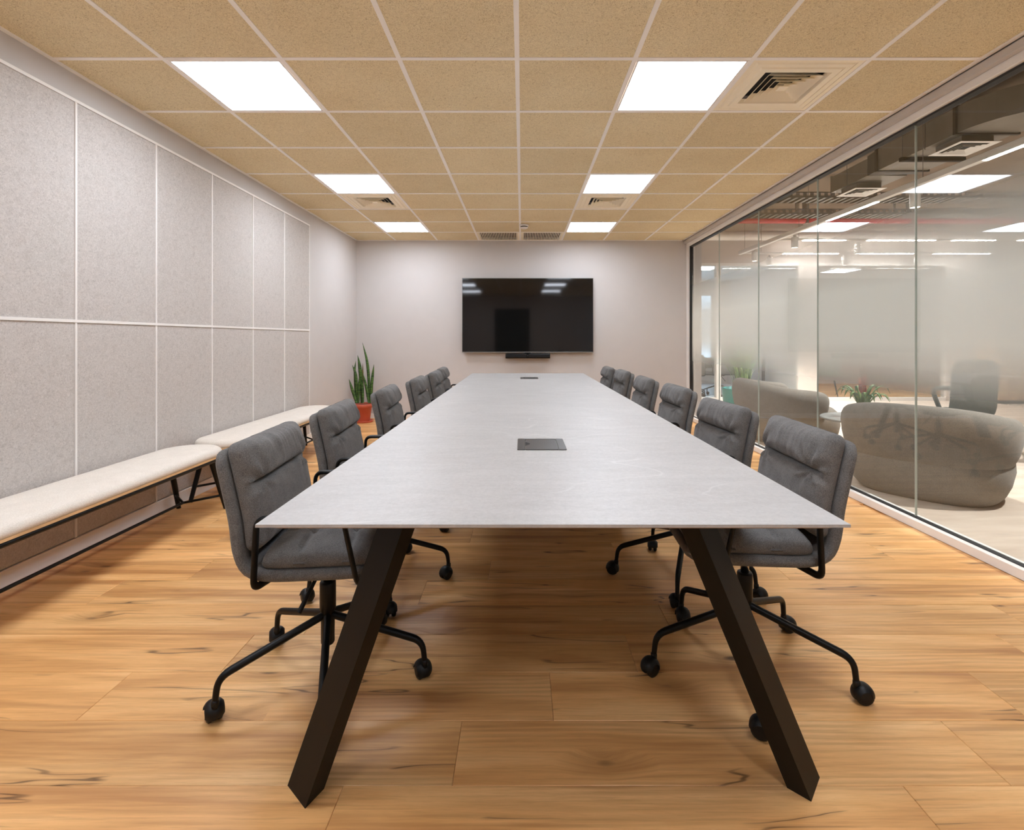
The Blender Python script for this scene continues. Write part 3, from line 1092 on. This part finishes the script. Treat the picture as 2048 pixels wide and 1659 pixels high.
L_ = 'charcoal swivel chair, '
side_l = ['nearest on the left side of the table', 'second from the viewer on the left side of the table', 'third from the viewer on the left side, before the potted plant',
          'fourth from the viewer on the left side of the table', 'second from the far end on the left side of the table', 'farthest on the left side, by the end wall']
side_r = ['nearest on the glass side of the table', 'second from the viewer on the glass side of the table', 'third from the viewer on the glass side of the table',
          'fourth from the viewer on the glass side of the table', 'second from the far end on the glass side of the table', 'farthest on the glass side, by the end wall']
left = [(-.655, 1.712, 4, 0, 0), (-.68, 2.42, 4, 5, 0), (-.67, 3.27, 4, 20, 0), (-.64, 4.08, 2, 33, 0), (-.63, 4.80, 2, 36, 0), (-.66, 5.42, 2, 0, 0)]
right = [(.780, 1.777, 177, -31, .012), (.787, 2.455, 184, -41, 0), (.823, 3.33, 181, 10, 0), (.795, 4.08, 179, 30, 0), (.796, 4.95, 180, -20, 0), (.755, 5.56, 179, -10, 0)]
first = True
for lst, sd in ((left, side_l), (right, side_r)):
    for i, (x, y, a, b, dz) in enumerate(lst):
        lb = L_ + sd[i]
        if first:
            o = ch; o.location = (x, y, 0); o.rotation_euler = (0, 0, R(a)); o['label'] = lb; o['group'] = 'meeting chairs around the long table'
            first = False
        else:
            o = dup(ch, (x, y, 0), R(a), lb)
        pose(o, b, dz, i + (10 if lst is right else 0), {(0, 0): {4: -18}, (1, 0): {2: -23}, (1, 1): {4: 23}}.get((int(lst is right), i), {}))

# ------------------------------------------------------------------ benches along the felt wall
BX0, BX1 = -2.365, -1.975
BH = 0.43


def stadium(hx, hy, n=12, inset=0.0):
    """rounded-end outline, long axis y"""
    a, b = hx - inset, hy - inset
    rr = a
    e = 0.95
    pts = []
    for i in range(n + 1):
        t = math.pi * i / n
        pts.append((a * math.cos(t), (b - rr * e) + rr * e * math.sin(t)))
    return pts + [(-x, -y) for x, y in pts]


bn = thing('upholstered_bench', '', 'bench')
hxB, hyB = (BX1 - BX0) / 2, 0.99
mb = MB()
rows = [(0.004, .385), (0.0, .395), (0.0, .405), (.006, .420), (.022, .431), (.06, .437), (.12, .439)]
outl = [[(x, y, z) for x, y in stadium(hxB, hyB, 12, d)] for d, z in rows]
n_ = len(outl[0])
V = [p for r_ in outl for p in r_]
F = [(i * n_ + k, i * n_ + (k + 1) % n_, (i + 1) * n_ + (k + 1) % n_, (i + 1) * n_ + k) for i in range(len(rows) - 1) for k in range(n_)]
F.append(tuple(range((len(rows) - 1) * n_, len(rows) * n_)))
F.append(tuple(reversed(range(n_))))
mb.add(V, F, True)
mb.obj('cushion', M['cream'], bn)
o1 = stadium(hxB, hyB, 12, .002)
MB().prism([(x, y, .373) for x, y in o1], [(x, y, .385) for x, y in o1]).obj('seat_board', M['plywood'], bn)
rim = [(x, y, .361) for x, y in stadium(hxB, hyB, 12, .014)]
MB().tube(rim + [rim[0], rim[1]], .013, 8, .013, cap=False).obj('rim_rail', M['black'], bn)
for ys in (-1, 1):
    for xs in (-1, 1):
        MB().tube([(xs * (hxB - .035), ys * .955, 0), (xs * (hxB - .06), ys * .83, .365)], [.014, .019], 10).obj('leg', M['black'], bn)
    MB().tube([(-(hxB - .043), ys * .915, .10), (0, ys * .76, .10), ((hxB - .043), ys * .915, .10)], .008, 8).obj('stretcher', M['black'], bn)
MB().tube([(0, -.76, .10), (0, .76, .10)], .009, 8).obj('stretcher', M['black'], bn)
bn.location = ((BX0 + BX1) / 2, 2.49, 0)
bn['label'] = 'cream upholstered bench on black legs nearest the viewer, along the felt wall'
bn['group'] = 'long benches along the felt panelled wall'
dup(bn, ((BX0 + BX1) / 2, 4.52, 0), 0, 'cream upholstered bench farther along the felt wall, behind the first one')

# ------------------------------------------------------------------ snake plant in the corner
PLY = 7.02
pt = thing('potted_snake_plant', 'tall snake plant in a terracotta plastic pot in the far left corner', 'plant', (-2.2, PLY, 0))
prof = [(0, .012), (.09, .012), (.093, .02), (.118, .20), (.130, .20), (.136, .255), (.128, .257), (.122, .235), (0, .235)]
MB().lathe([(0, .0), (.125, .0), (.142, .022), (.138, .024), (.118, .010), (0, .010)], 28).obj('saucer', M['terracotta'], pt)
MB().lathe(prof[:-2] + [(.122, .232)], 28).obj('pot', M['terracotta'], pt)
MB().lathe([(.122, .232), (.0, .236)], 24).obj('soil', M['soil'], pt)


def leaf_mesh(name, pts, width, mat, thick=.004, tipw=.05, n=12, face=(0, -1, 0), fold=.25):
    """blade along pts (catmull), slightly folded, with thickness"""
    P = catmull(pts, 6)
    m = len(P)
    V, F = [], []
    for i, p in enumerate(P):
        t = (P[min(i + 1, m - 1)] - P[max(i - 1, 0)]).normalized()
        sdv = t.cross(Vector(face)).normalized()
        nr = sdv.cross(t)
        q = i / (m - 1)
        wv = width / 2 * (0.62 + .38 * min(1, q / .3)) * (1 if q < .55 else max(tipw, 1 - ((q - .55) / .45) ** 1.7))
        for a, b in ((-1, 0), (0, -fold * wv), (1, 0), (0, -fold * wv + thick)):
            V.append(p + sdv * (a * wv) + nr * (-b if True else b))
    for i in range(m - 1):
        for k in range(4):
            j = (k + 1) % 4
            F.append((i * 4 + k, i * 4 + j, i * 4 + 4 + j, i * 4 + 4 + k))
    F.append((0, 1, 2, 3)); F.append(tuple(reversed(range(m * 4 - 4, m * 4))))
    return make_mesh(name, V, F, mat, smooth=True)


def zpx(zx, zy, dy=0.0):
    Y = PLY + dy
    px, py = 680 + zx / 9.76, 680 + zy / 9.76
    x = max(-2.375, (px - 1044) * Y / 1015)
    return Vector((x + 2.2, dy, 1.15 - (py - 677) * Y / 1015))


LV = [([(322, 1225), (250, 1000), (158, 755)], 58, -.06, 'snake'), ([(332, 1225), (322, 900), (300, 650), (240, 480)], 60, -.02, 'snake'),
      ([(305, 1225), (290, 800), (290, 560), (312, 400)], 40, .04, 'snake'), ([(425, 1225), (410, 800), (385, 520), (345, 292)], 74, .0, 'snake'),
      ([(365, 1225), (366, 950), (378, 700)], 48, -.05, 'snake'), ([(445, 1225), (440, 800), (447, 450)], 42, .03, 'snake_tip'),
      ([(562, 1225), (520, 950), (445, 640)], 58, -.04, 'snake'), ([(578, 1225), (560, 750), (525, 400), (438, 45)], 56, .02, 'snake'),
      ([(592, 1225), (625, 800), (662, 470)], 56, -.03, 'snake'), ([(450, 1225), (440, 980), (430, 700)], 56, -.02, 'snake'),
      ([(605, 1225), (622, 980), (640, 820)], 40, .04, 'snake')]
for pts, wd, dy, mt in LV:
    link('leaf', leaf_mesh('leaf', [zpx(a, b, dy * .9) for a, b in pts], wd / 9.76 * PLY / 1015, M[mt]), pt)


# ------------------------------------------------------------------ lounge furniture
def sofa_base(hx, hy, h, n=44):
    """rounded pouf body, front +x"""
    prof = [(0.0, .80), (.02, .85), (.06, .91), (.13, .965), (.22, 1.0), (.30, .99), (.36, .955), (.40, .88), (.425, .76), (.435, .5), (.438, .0)]
    V, F = [], []
    for z, f in prof:
        for k in range(n):
            a = 2 * math.pi * k / n
            ex = 2 / 2.7
            c, s_ = math.cos(a), math.sin(a)
            V.append((hx * f * math.copysign(abs(c) ** ex, c), hy * f * math.copysign(abs(s_) ** ex, s_), z / .438 * h))
    for i in range(len(prof) - 1):
        for k in range(n):
            j = (k + 1) % n
            F.append((i * n + k, i * n + j, (i + 1) * n + j, (i + 1) * n + k))
    F.append(tuple(reversed(range(n))))
    return MB().add(V, F, True)


def sofa_back(hx, hy, zc, th, hh, n=56, m=20):
    """C-shaped bolster round the back and sides"""
    V, F = [], []
    a0, a1 = R(62), R(298)
    for i in range(n + 1):
        q = i / n
        a = a0 + (a1 - a0) * q
        ex = 2 / 2.6
        c, s_ = math.cos(a), math.sin(a)
        px, py = hx * math.copysign(abs(c) ** ex, c), hy * math.copysign(abs(s_) ** ex, s_)
        o = Vector((px, py, 0)); nr = Vector((px / hx ** 2, py / hy ** 2, 0)).normalized()
        e = min(q, 1 - q) * (a1 - a0) * hy
        k_ = math.sqrt(max(0.0, 1 - (1 - min(1, e / .16)) ** 2)) if e < .16 else 1.0
        k_ = max(k_, .02)
        backness = .5 - .5 * math.cos(2 * math.pi * q)
        tall = hh * (.72 + .28 * backness ** .7)
        zcc = zc - (hh - tall) * .55
        for j in range(m):
            b = 2 * math.pi * j / m
            ex2 = 2 / 2.6
            cb, sb_ = math.cos(b), math.sin(b)
            u = th * k_ * math.copysign(abs(cb) ** ex2, cb)
            v = tall * (.35 + .65 * k_) * math.copysign(abs(sb_) ** ex2, sb_)
            p = o - nr * th + nr * (u + .03 * (v / tall))
            V.append((p.x, p.y, zcc + v))
    for i in range(n):
        for j in range(m):
            l = (j + 1) % m
            F.append((i * m + j, i * m + l, (i + 1) * m + l, (i + 1) * m + j))
    F.append(tuple(range(m))); F.append(tuple(reversed(range(n * m, n * m + m))))
    return MB().add(V, F, True)


sf = thing('lounge_armchair', 'large rounded taupe lounge armchair seen from behind, close to the glass', 'armchair', (3.07, 3.86, 0), math.atan2(.66, .75), 'rounded lounge armchairs')
sofa_base(.42, .495, .42).obj('seat_base', M['sofa'], sf)
sofa_back(.455, .53, .44, .115, .24).obj('back_bolster', M['sofa'], sf)
sf = thing('lounge_armchair', 'rounded taupe lounge armchair farther off, beyond the second and third chairs on the glass side', 'armchair', (3.06, 5.92, 0), R(-8), 'rounded lounge armchairs')
sofa_base(.50, .60, .42).obj('seat_base', M['sofa'], sf)
sofa_back(.53, .635, .455, .12, .225).obj('back_bolster', M['sofa'], sf)

ct = thing('coffee_table', 'round grey coffee table between the lounge armchairs', 'table', (3.25, 4.78, 0))
MB().lathe([(0, .385), (.38, .385), (.388, .392), (.388, .398), (.38, .405), (0, .405)], 40).obj('tabletop', plain('grey_table_lacquer', (150, 152, 150), .35), ct)
MB().lathe([(0, 0), (.2, 0), (.2, .01), (.03, .02), (.025, .385)], 24).obj('pedestal', M['black'], ct)
bp = thing('potted_bromeliad', 'small bromeliad with a red flower spike on the coffee table', 'plant', (3.22, 4.80, .405))
MB().lathe([(0, 0), (.06, 0), (.08, .11), (.074, .112), (.07, .1), (0, .1)], 20).obj('pot', M['white'], bp)
for i in range(16):
    a = i * 2.4
    l_ = .19 + .06 * ((i * 37) % 7) / 7
    up = .14 + .09 * ((i * 23) % 5) / 5
    d = Vector((math.cos(a), math.sin(a), 0))
    P = [Vector((0, 0, .09)) + d * .02, Vector((0, 0, .09 + up * .8)) + d * l_ * .45, Vector((0, 0, .09 + up)) + d * l_ * .8, Vector((0, 0, .06 + up * .8)) + d * l_]
    link('leaf', leaf_mesh('leaf', P, .038, M['green'], .003, .05, face=tuple(d.cross(Vector((0, 0, 1))).cross(d) * 1.0 + d * -.01)), bp)
for i in range(7):
    a = i * 2.1
    d = Vector((math.cos(a), math.sin(a), 0))
    P = [Vector((0, 0, .2 + .018 * i)), Vector((0, 0, .25 + .018 * i)) + d * .025, Vector((0, 0, .30 + .02 * i)) + d * .03]
    link('bract', leaf_mesh('bract', P, .04, M['flower'], .003, .05, face=tuple(-d)), bp)
MB().tube([(0, 0, .09), (0, 0, .36)], .008, 8).obj('flower_stem', M['flower'], bp)

pl = thing('teal_planter', 'teal round floor planter with a bushy green plant at the far end of the lounge', 'plant', (3.72, 8.6, 0))
MB().lathe([(0, 0), (.27, 0), (.29, .02), (.31, .30), (.31, .315), (.295, .315), (.29, .28), (0, .28)], 32).obj('planter_box', M['teal'], pl)
MB().lathe([(.29, .27), (0, .285)], 24).obj('soil', M['soil'], pl)
for i in range(44):
    a = i * 2.399
    r0 = .05 + .2 * ((i * 31) % 11) / 11
    d = Vector((math.cos(a), math.sin(a), 0))
    h = .45 + .45 * ((i * 17) % 9) / 9
    lean = .12 + .25 * ((i * 13) % 7) / 7
    P = [Vector((0, 0, .28)) + d * r0 * .5, Vector((0, 0, .28 + h * .6)) + d * (r0 * .5 + lean * .3), Vector((0, 0, .28 + h)) + d * (r0 * .5 + lean * .8), Vector((0, 0, .24 + h)) + d * (r0 * .5 + lean * 1.25)]
    link('leaf', leaf_mesh('leaf', P, .035, M['green'], .003, .05, face=tuple(-d + Vector((0, 0, .3)))), pl)

# grey tub chair in the small room
gc = thing('tub_chair', 'grey green tub chair standing in the small room behind the lounge', 'chair', (6.15, 10.35, 0), R(150))
V, F = [], []
n, m = 24, 8
for i in range(n + 1):
    a = R(70) + R(220) * i / n
    e = min(i, n - i) / n
    topz = .60 + .28 * min(1, e * 2.4)
    for j in range(m + 1):
        q = j / m
        rr = .27 + .06 * q
        V.append((rr * math.cos(a), rr * 1.08 * math.sin(a), .40 + (topz - .40) * q))
    for j in range(m, -1, -1):
        q = j / m
        rr = .23 + .06 * q
        V.append((rr * math.cos(a), rr * 1.08 * math.sin(a), .40 + (topz - .40) * q))
w_ = 2 * (m + 1)
for i in range(n):
    for j in range(w_):
        l = (j + 1) % w_
        F.append((i * w_ + j, i * w_ + l, (i + 1) * w_ + l, (i + 1) * w_ + j))
F.append(tuple(range(w_))); F.append(tuple(reversed(range(n * w_, (n + 1) * w_))))
MB().add(V, F, True).obj('backrest', M['greychair'], gc)
MB().lathe([(0, .38), (.26, .38), (.285, .40), (.285, .45), (.26, .475), (0, .485)], 28).obj('seat', M['greychair'], gc)
for sx in (-1, 1):
    for sy in (-1, 1):
        MB().tube([(sx * .24, sy * .24, 0), (sx * .17, sy * .17, .38)], [.009, .014], 8).obj('leg', M['black'], gc)

# dark high-back swivel armchair behind the near lounge armchair
dc = thing('high_back_armchair', 'dark green high-back armchair with loop arms behind the near lounge armchair', 'armchair', (4.54, 5.2, 0), R(62))
PB = Curve2([(.2, .40), (.05, .39), (-.14, .40), (-.25, .50), (-.30, .75), (-.37, .95)])
link('seat_shell', pillow_mesh('seat_shell', M['darkfab'], PB, 0, PB.L, .18, .09, .1, .025, 0, zero, zero, 30, 12), dc)
for sg in (-1, 1):
    MB().tube(fillet([(-.28, .16 * sg, .66), (-.05, .24 * sg, .64), (.17, .23 * sg, .58), (.19, .17 * sg, .41)], .09, 6), .022, 10).obj('armrest', M['darkfab'], dc)
MB().lathe([(0, 0), (.26, 0), (.26, .012), (.04, .03), (.03, .385), (0, .385)], 24).obj('pedestal', M['black'], dc)

# office beyond the far glazing: desk and swivel chairs
dk = thing('office_desk', 'dark office desk with a monitor side panel in the office behind the lounge', 'desk', (4.3, 11.0, 0))
MB().box(-.8, .8, -.4, .4, .70, .73, .004).obj('desktop', M['darkfab'], dk)
for sx in (-1, 1):
    for sy in (-1, 1):
        MB().box(sx * .76 - .025, sx * .76 + .025, sy * .36 - .025, sy * .36 + .025, 0, .70, .003).obj('leg', M['black'], dk)
MB().box(-.7, .7, .1, .12, .35, .70, .003).obj('modesty_panel', M['darkfab'], dk)
mn = thing('monitor', 'monitor on the office desk behind the lounge', 'monitor', (4.5, 11.05, .73))
MB().box(-.28, .28, -.02, .02, .12, .46, .004).obj('screen', M['rubber'], mn)
MB().box(-.1, .1, -.07, .07, 0, .01).box(-.02, .02, .0, .02, .01, .2).obj('stand', M['black'], mn)
o = dup(ch, (3.30, 9.95, 0), R(80), 'dark swivel chair in the office behind the lounge, left of the two', 'chair', 'office swivel chairs behind the lounge'); pose(o, 15, 0, 31)
o = dup(ch, (3.95, 10.2, 0), R(110), 'dark swivel chair in the office behind the lounge, right of the two', 'chair', 'office swivel chairs behind the lounge'); pose(o, 40, 0, 32)
mo = thing('ceiling_light', 'square LED ceiling panel in the office behind the lounge', 'ceiling light', (3.75, 10.6, 2.617))
link('frame', fr_me, mo); link('diffuser', df_me, mo)
mo = thing('ceiling_light', 'square LED ceiling panel in the small room with the tub chair', 'ceiling light', (6.9, 11.0, 2.617))
link('frame', fr_me, mo); link('diffuser', df_me, mo)

cb = thing('oak_cabinet', 'low oak storage cabinet against the lounge end wall at the right', 'cabinet', (9.0, LY1 - .01, 0))
oakc = plain('light_oak_veneer', (214, 178, 136), .5, var=.15, scale=9)
MB().box(-.6, .6, -.42, 0, .06, 1.15, .003).obj('body', oakc, cb)
MB().box(-.58, .58, -.40, 0, 0, .06).obj('plinth', M['dark'], cb)
for sx in (-1, 1):
    d_ = MB().box(min(0, sx * .595) + .002, max(0, sx * .595) - .002, -.44, -.42, .07, 1.14, .002).obj('door', oakc, cb)
    MB().box(sx * .05 - .006, sx * .05 + .006, -.455, -.44, .55, .72).obj('handle', M['black'], d_)

# ------------------------------------------------------------------ lounge ceiling services
tr = thing('linear_track', 'long white suspended lighting rail running away along the lounge', 'lamp', (3.95, 0, 2.70))
MB().box(-.03, .03, 2.9, 9.2, -.03, .03, .004).obj('profile', M['white'], tr)
for a, b in ((3.3, 4.33), (5.64, 6.56)):
    MB().box(-.02, .02, a, b, -.033, -.0305).obj('light_strip', M['linear_light'], tr)
for y in (3.2, 5.0, 7.0, 9.0):
    MB().tube([(0, y, .03), (0, y, LZ - 2.70)], .003, 6).obj('wire', M['silver'], tr)
for (y, segs, lb) in ((7.88, ((4.36, 5.02), (5.36, 6.41), (6.68, 7.34), (7.7, 8.8)), 'white suspended cross rail with lit strips, nearer of the two across the lounge'),
                      (9.12, ((4.69, 5.68), (6.0, 7.03), (7.4, 8.4)), 'white suspended cross rail with lit strips, farther of the two across the lounge')):
    o = thing('linear_track', lb, 'lamp', (6.3, y, 2.69), 0, 'cross rails over the lounge')
    MB().box(-2.3, 2.7, -.018, .018, -.015, .015, .003).obj('profile', M['white'], o)
    for a, b in segs:
        MB().box(a - 6.3, b - 6.3, -.022, .022, -.019, -.0155).obj('light_strip', M['linear_light'], o)
    for x in (-2, 0, 2.2):
        MB().tube([(x, 0, .015), (x, 0, LZ - 2.69)], .003, 6).obj('wire', M['silver'], o)
spots = [(3.95, 8.62, 2.67, 'at the far end of the long rail'), (4.45, 9.12, 2.67, 'leftmost on the farther cross rail'), (3.95, 7.35, 2.67, 'second from the far end of the long rail'),
         (5.21, 7.88, 2.67, 'on the nearer cross rail'), (5.79, 9.12, 2.67, 'between the lit strips of the farther cross rail'), (3.95, 5.10, 2.67, 'nearest on the long rail, by the pane joint'),
         (3.95, 3.0, 2.67, 'on the long rail outside the right edge'), (7.1, 9.12, 2.67, 'at the right on the farther cross rail')]
sp_me = MB().lathe([(0, -.02), (.02, -.02), (.02, -.05), (.045, -.052), (.047, -.06), (.047, -.20), (.043, -.205), (.043, -.195)], 20).mesh('housing', M['white'])
ln_me = MB().lathe([(.043, -.197), (0, -.196)], 20).mesh('lens', M['spot_lens'])
for x, y, z, lb in spots:
    o = thing('spotlight', 'white cylinder spotlight ' + lb, 'lamp', (x, y, z), 0, 'cylinder spotlights in the lounge')
    link('housing', sp_me, o); link('lens', ln_me, o)
    ld = bpy.data.lights.new('spot_light', 'SPOT')
    ld.energy = SPOT_W * (0.6 if y > 9 else 1.75); ld.spot_size = R(95); ld.spot_blend = .6; ld.color = (1, .98, .95); ld.shadow_soft_size = .04
    lo = bpy.data.objects.new('bulb', ld); C.objects.link(lo); lo.parent = o; lo.location = (0, 0, -.215)

du = thing('air_duct', 'large galvanised air duct with an elbow under the lounge ceiling', 'duct', (4.0, 0, 3.04))


def duct(pts, wd, h, z0=0.0):
    """rectangular duct swept along plan points (left edge)"""
    m = MB()
    P = [Vector((x, y, 0)) for x, y in pts]
    V = []
    for i, p in enumerate(P):
        t = (P[min(i + 1, len(P) - 1)] - P[max(i - 1, 0)]).normalized()
        nr = Vector((t.y, -t.x, 0)) * -1
        for a, b in ((0, 0), (1, 0), (1, 1), (0, 1)):
            q = p + nr * (a * wd)
            V.append((q.x, q.y, z0 + b * h))
    F = [(0, 1, 2, 3), tuple(reversed(range(len(V) - 4, len(V))))]
    for i in range(len(P) - 1):
        for k in range(4):
            j = (k + 1) % 4
            F.append((i * 4 + k, i * 4 + 4 + k, i * 4 + 4 + j, i * 4 + j))
    return m.add(V, F)


# elbow sweeps toward +x; travelling from far to near
el = [(0.6 - .6 * math.cos(R(a)), 4.67 - .6 * math.sin(R(a))) for a in range(0, 91, 6)] + [(2.6, 4.07)]
duct([(0, 5.72), (0, 4.68)], .55, .24).obj('duct_section', M['galv'], du)
duct(el, .55, .24).obj('duct_elbow', M['galv'], du)
duct([(0.03, 6.62), (.03, 5.92)], .46, .2, .01).obj('duct_section', M['galv'], du)
duct([(0.03, 5.92), (0, 5.72)], .5, .23, .005).obj('duct_joint', plain('dark_galvanised', (92, 90, 88), .5, .5, var=.2), du)
MB().box(-.02, .58, 4.66, 4.69, -.012, .252).box(-.02, .58, 5.70, 5.73, -.012, .252).obj('flange', plain('flange_steel', (70, 66, 62), .5, .4), du)
for y in (5.0, 5.3, 6.2):
    MB().tube([(-.03, y, -.03), (-.03, y, LZ - 3.04)], .004, 6).obj('hanger_rod', M['silver'], du)
MB().box(-.05, .62, 5.28, 5.32, -.04, -.0005).obj('hanger_bar', M['dark'], du)
for (x, y, lb) in ((.05 + .19, 4.87, 'a'), (.03 + .19, 6.32, 'b')):
    bx = MB().box(x - .15, x + .15, y - .15, y + .15, -.06, 0.012, .002).obj('outlet_box', M['galv'], du)
    mm = MB()
    sq_ring(mm, .19, -.07, .15, -.07); sq_ring(mm, .15, -.07, .12, -.052)
    for ro in (.115, .085, .055):
        sq_ring(mm, ro, -.072, ro - .03, -.05, .002)
    me = mm.mesh('diffuser', M['rail'])
    d = link('diffuser', me, bx, (x, y, 0))
    MB().box(x - .14, x + .14, y - .14, y + .14, -.0615, -.0605).obj('dark_opening', M['dark'], bx)

rp = thing('red_pipe', 'red sprinkler pipe across the lounge under the ceiling', 'pipe', (2.49, 8.75, 3.2))
MB().tube([(0, 0, 0), (6.5, 0, 0)], .065, 16).obj('pipe', M['red'], rp)
for x in (.9, 2.4, 4.2, 6.0):
    MB().box(x - .02, x + .02, -.07, .07, -.07, .3).obj('clamp', M['silver'], rp)
wp = thing('white_pipe', 'white insulated pipe below the red pipe at the lounge end wall', 'pipe', (2.6, 9.22, 3.02))
MB().tube([(0, 0, 0), (7, 0, 0)], .085, 16).obj('pipe', M['white'], wp)
for x in (1, 3, 5):
    MB().box(x - .02, x + .02, -.02, .02, .08, LZ - 3.02).obj('hanger', M['silver'], wp)
for y, lb in ((7.35, 'perforated grey cable tray nearer the viewer across the lounge ceiling'), (8.3, 'perforated grey cable tray beside the red pipe')):
    o = thing('cable_tray', lb, 'cable tray', (2.49, y, 3.2), 0, 'cable trays under the lounge ceiling')
    mb = MB()
    mb.box(0, 7, -.15, -.146, -.05, -.02).box(0, 7, -.15, -.146, .02, .035).box(0, 7, .146, .15, -.05, .035)
    for i in range(70):
        mb.box(.1 * i, .1 * i + .05, -.15, -.146, -.02, .02)
        mb.box(.1 * i, .1 * i + .04, -.146, .146, -.05, -.046)
    mb.obj('tray', M['tray'], o)
    for x in (.8, 2.0, 3.6, 5.2):
        MB().box(x - .015, x + .015, -.015, .015, -.045, .3).obj('hanger', M['silver'], o)
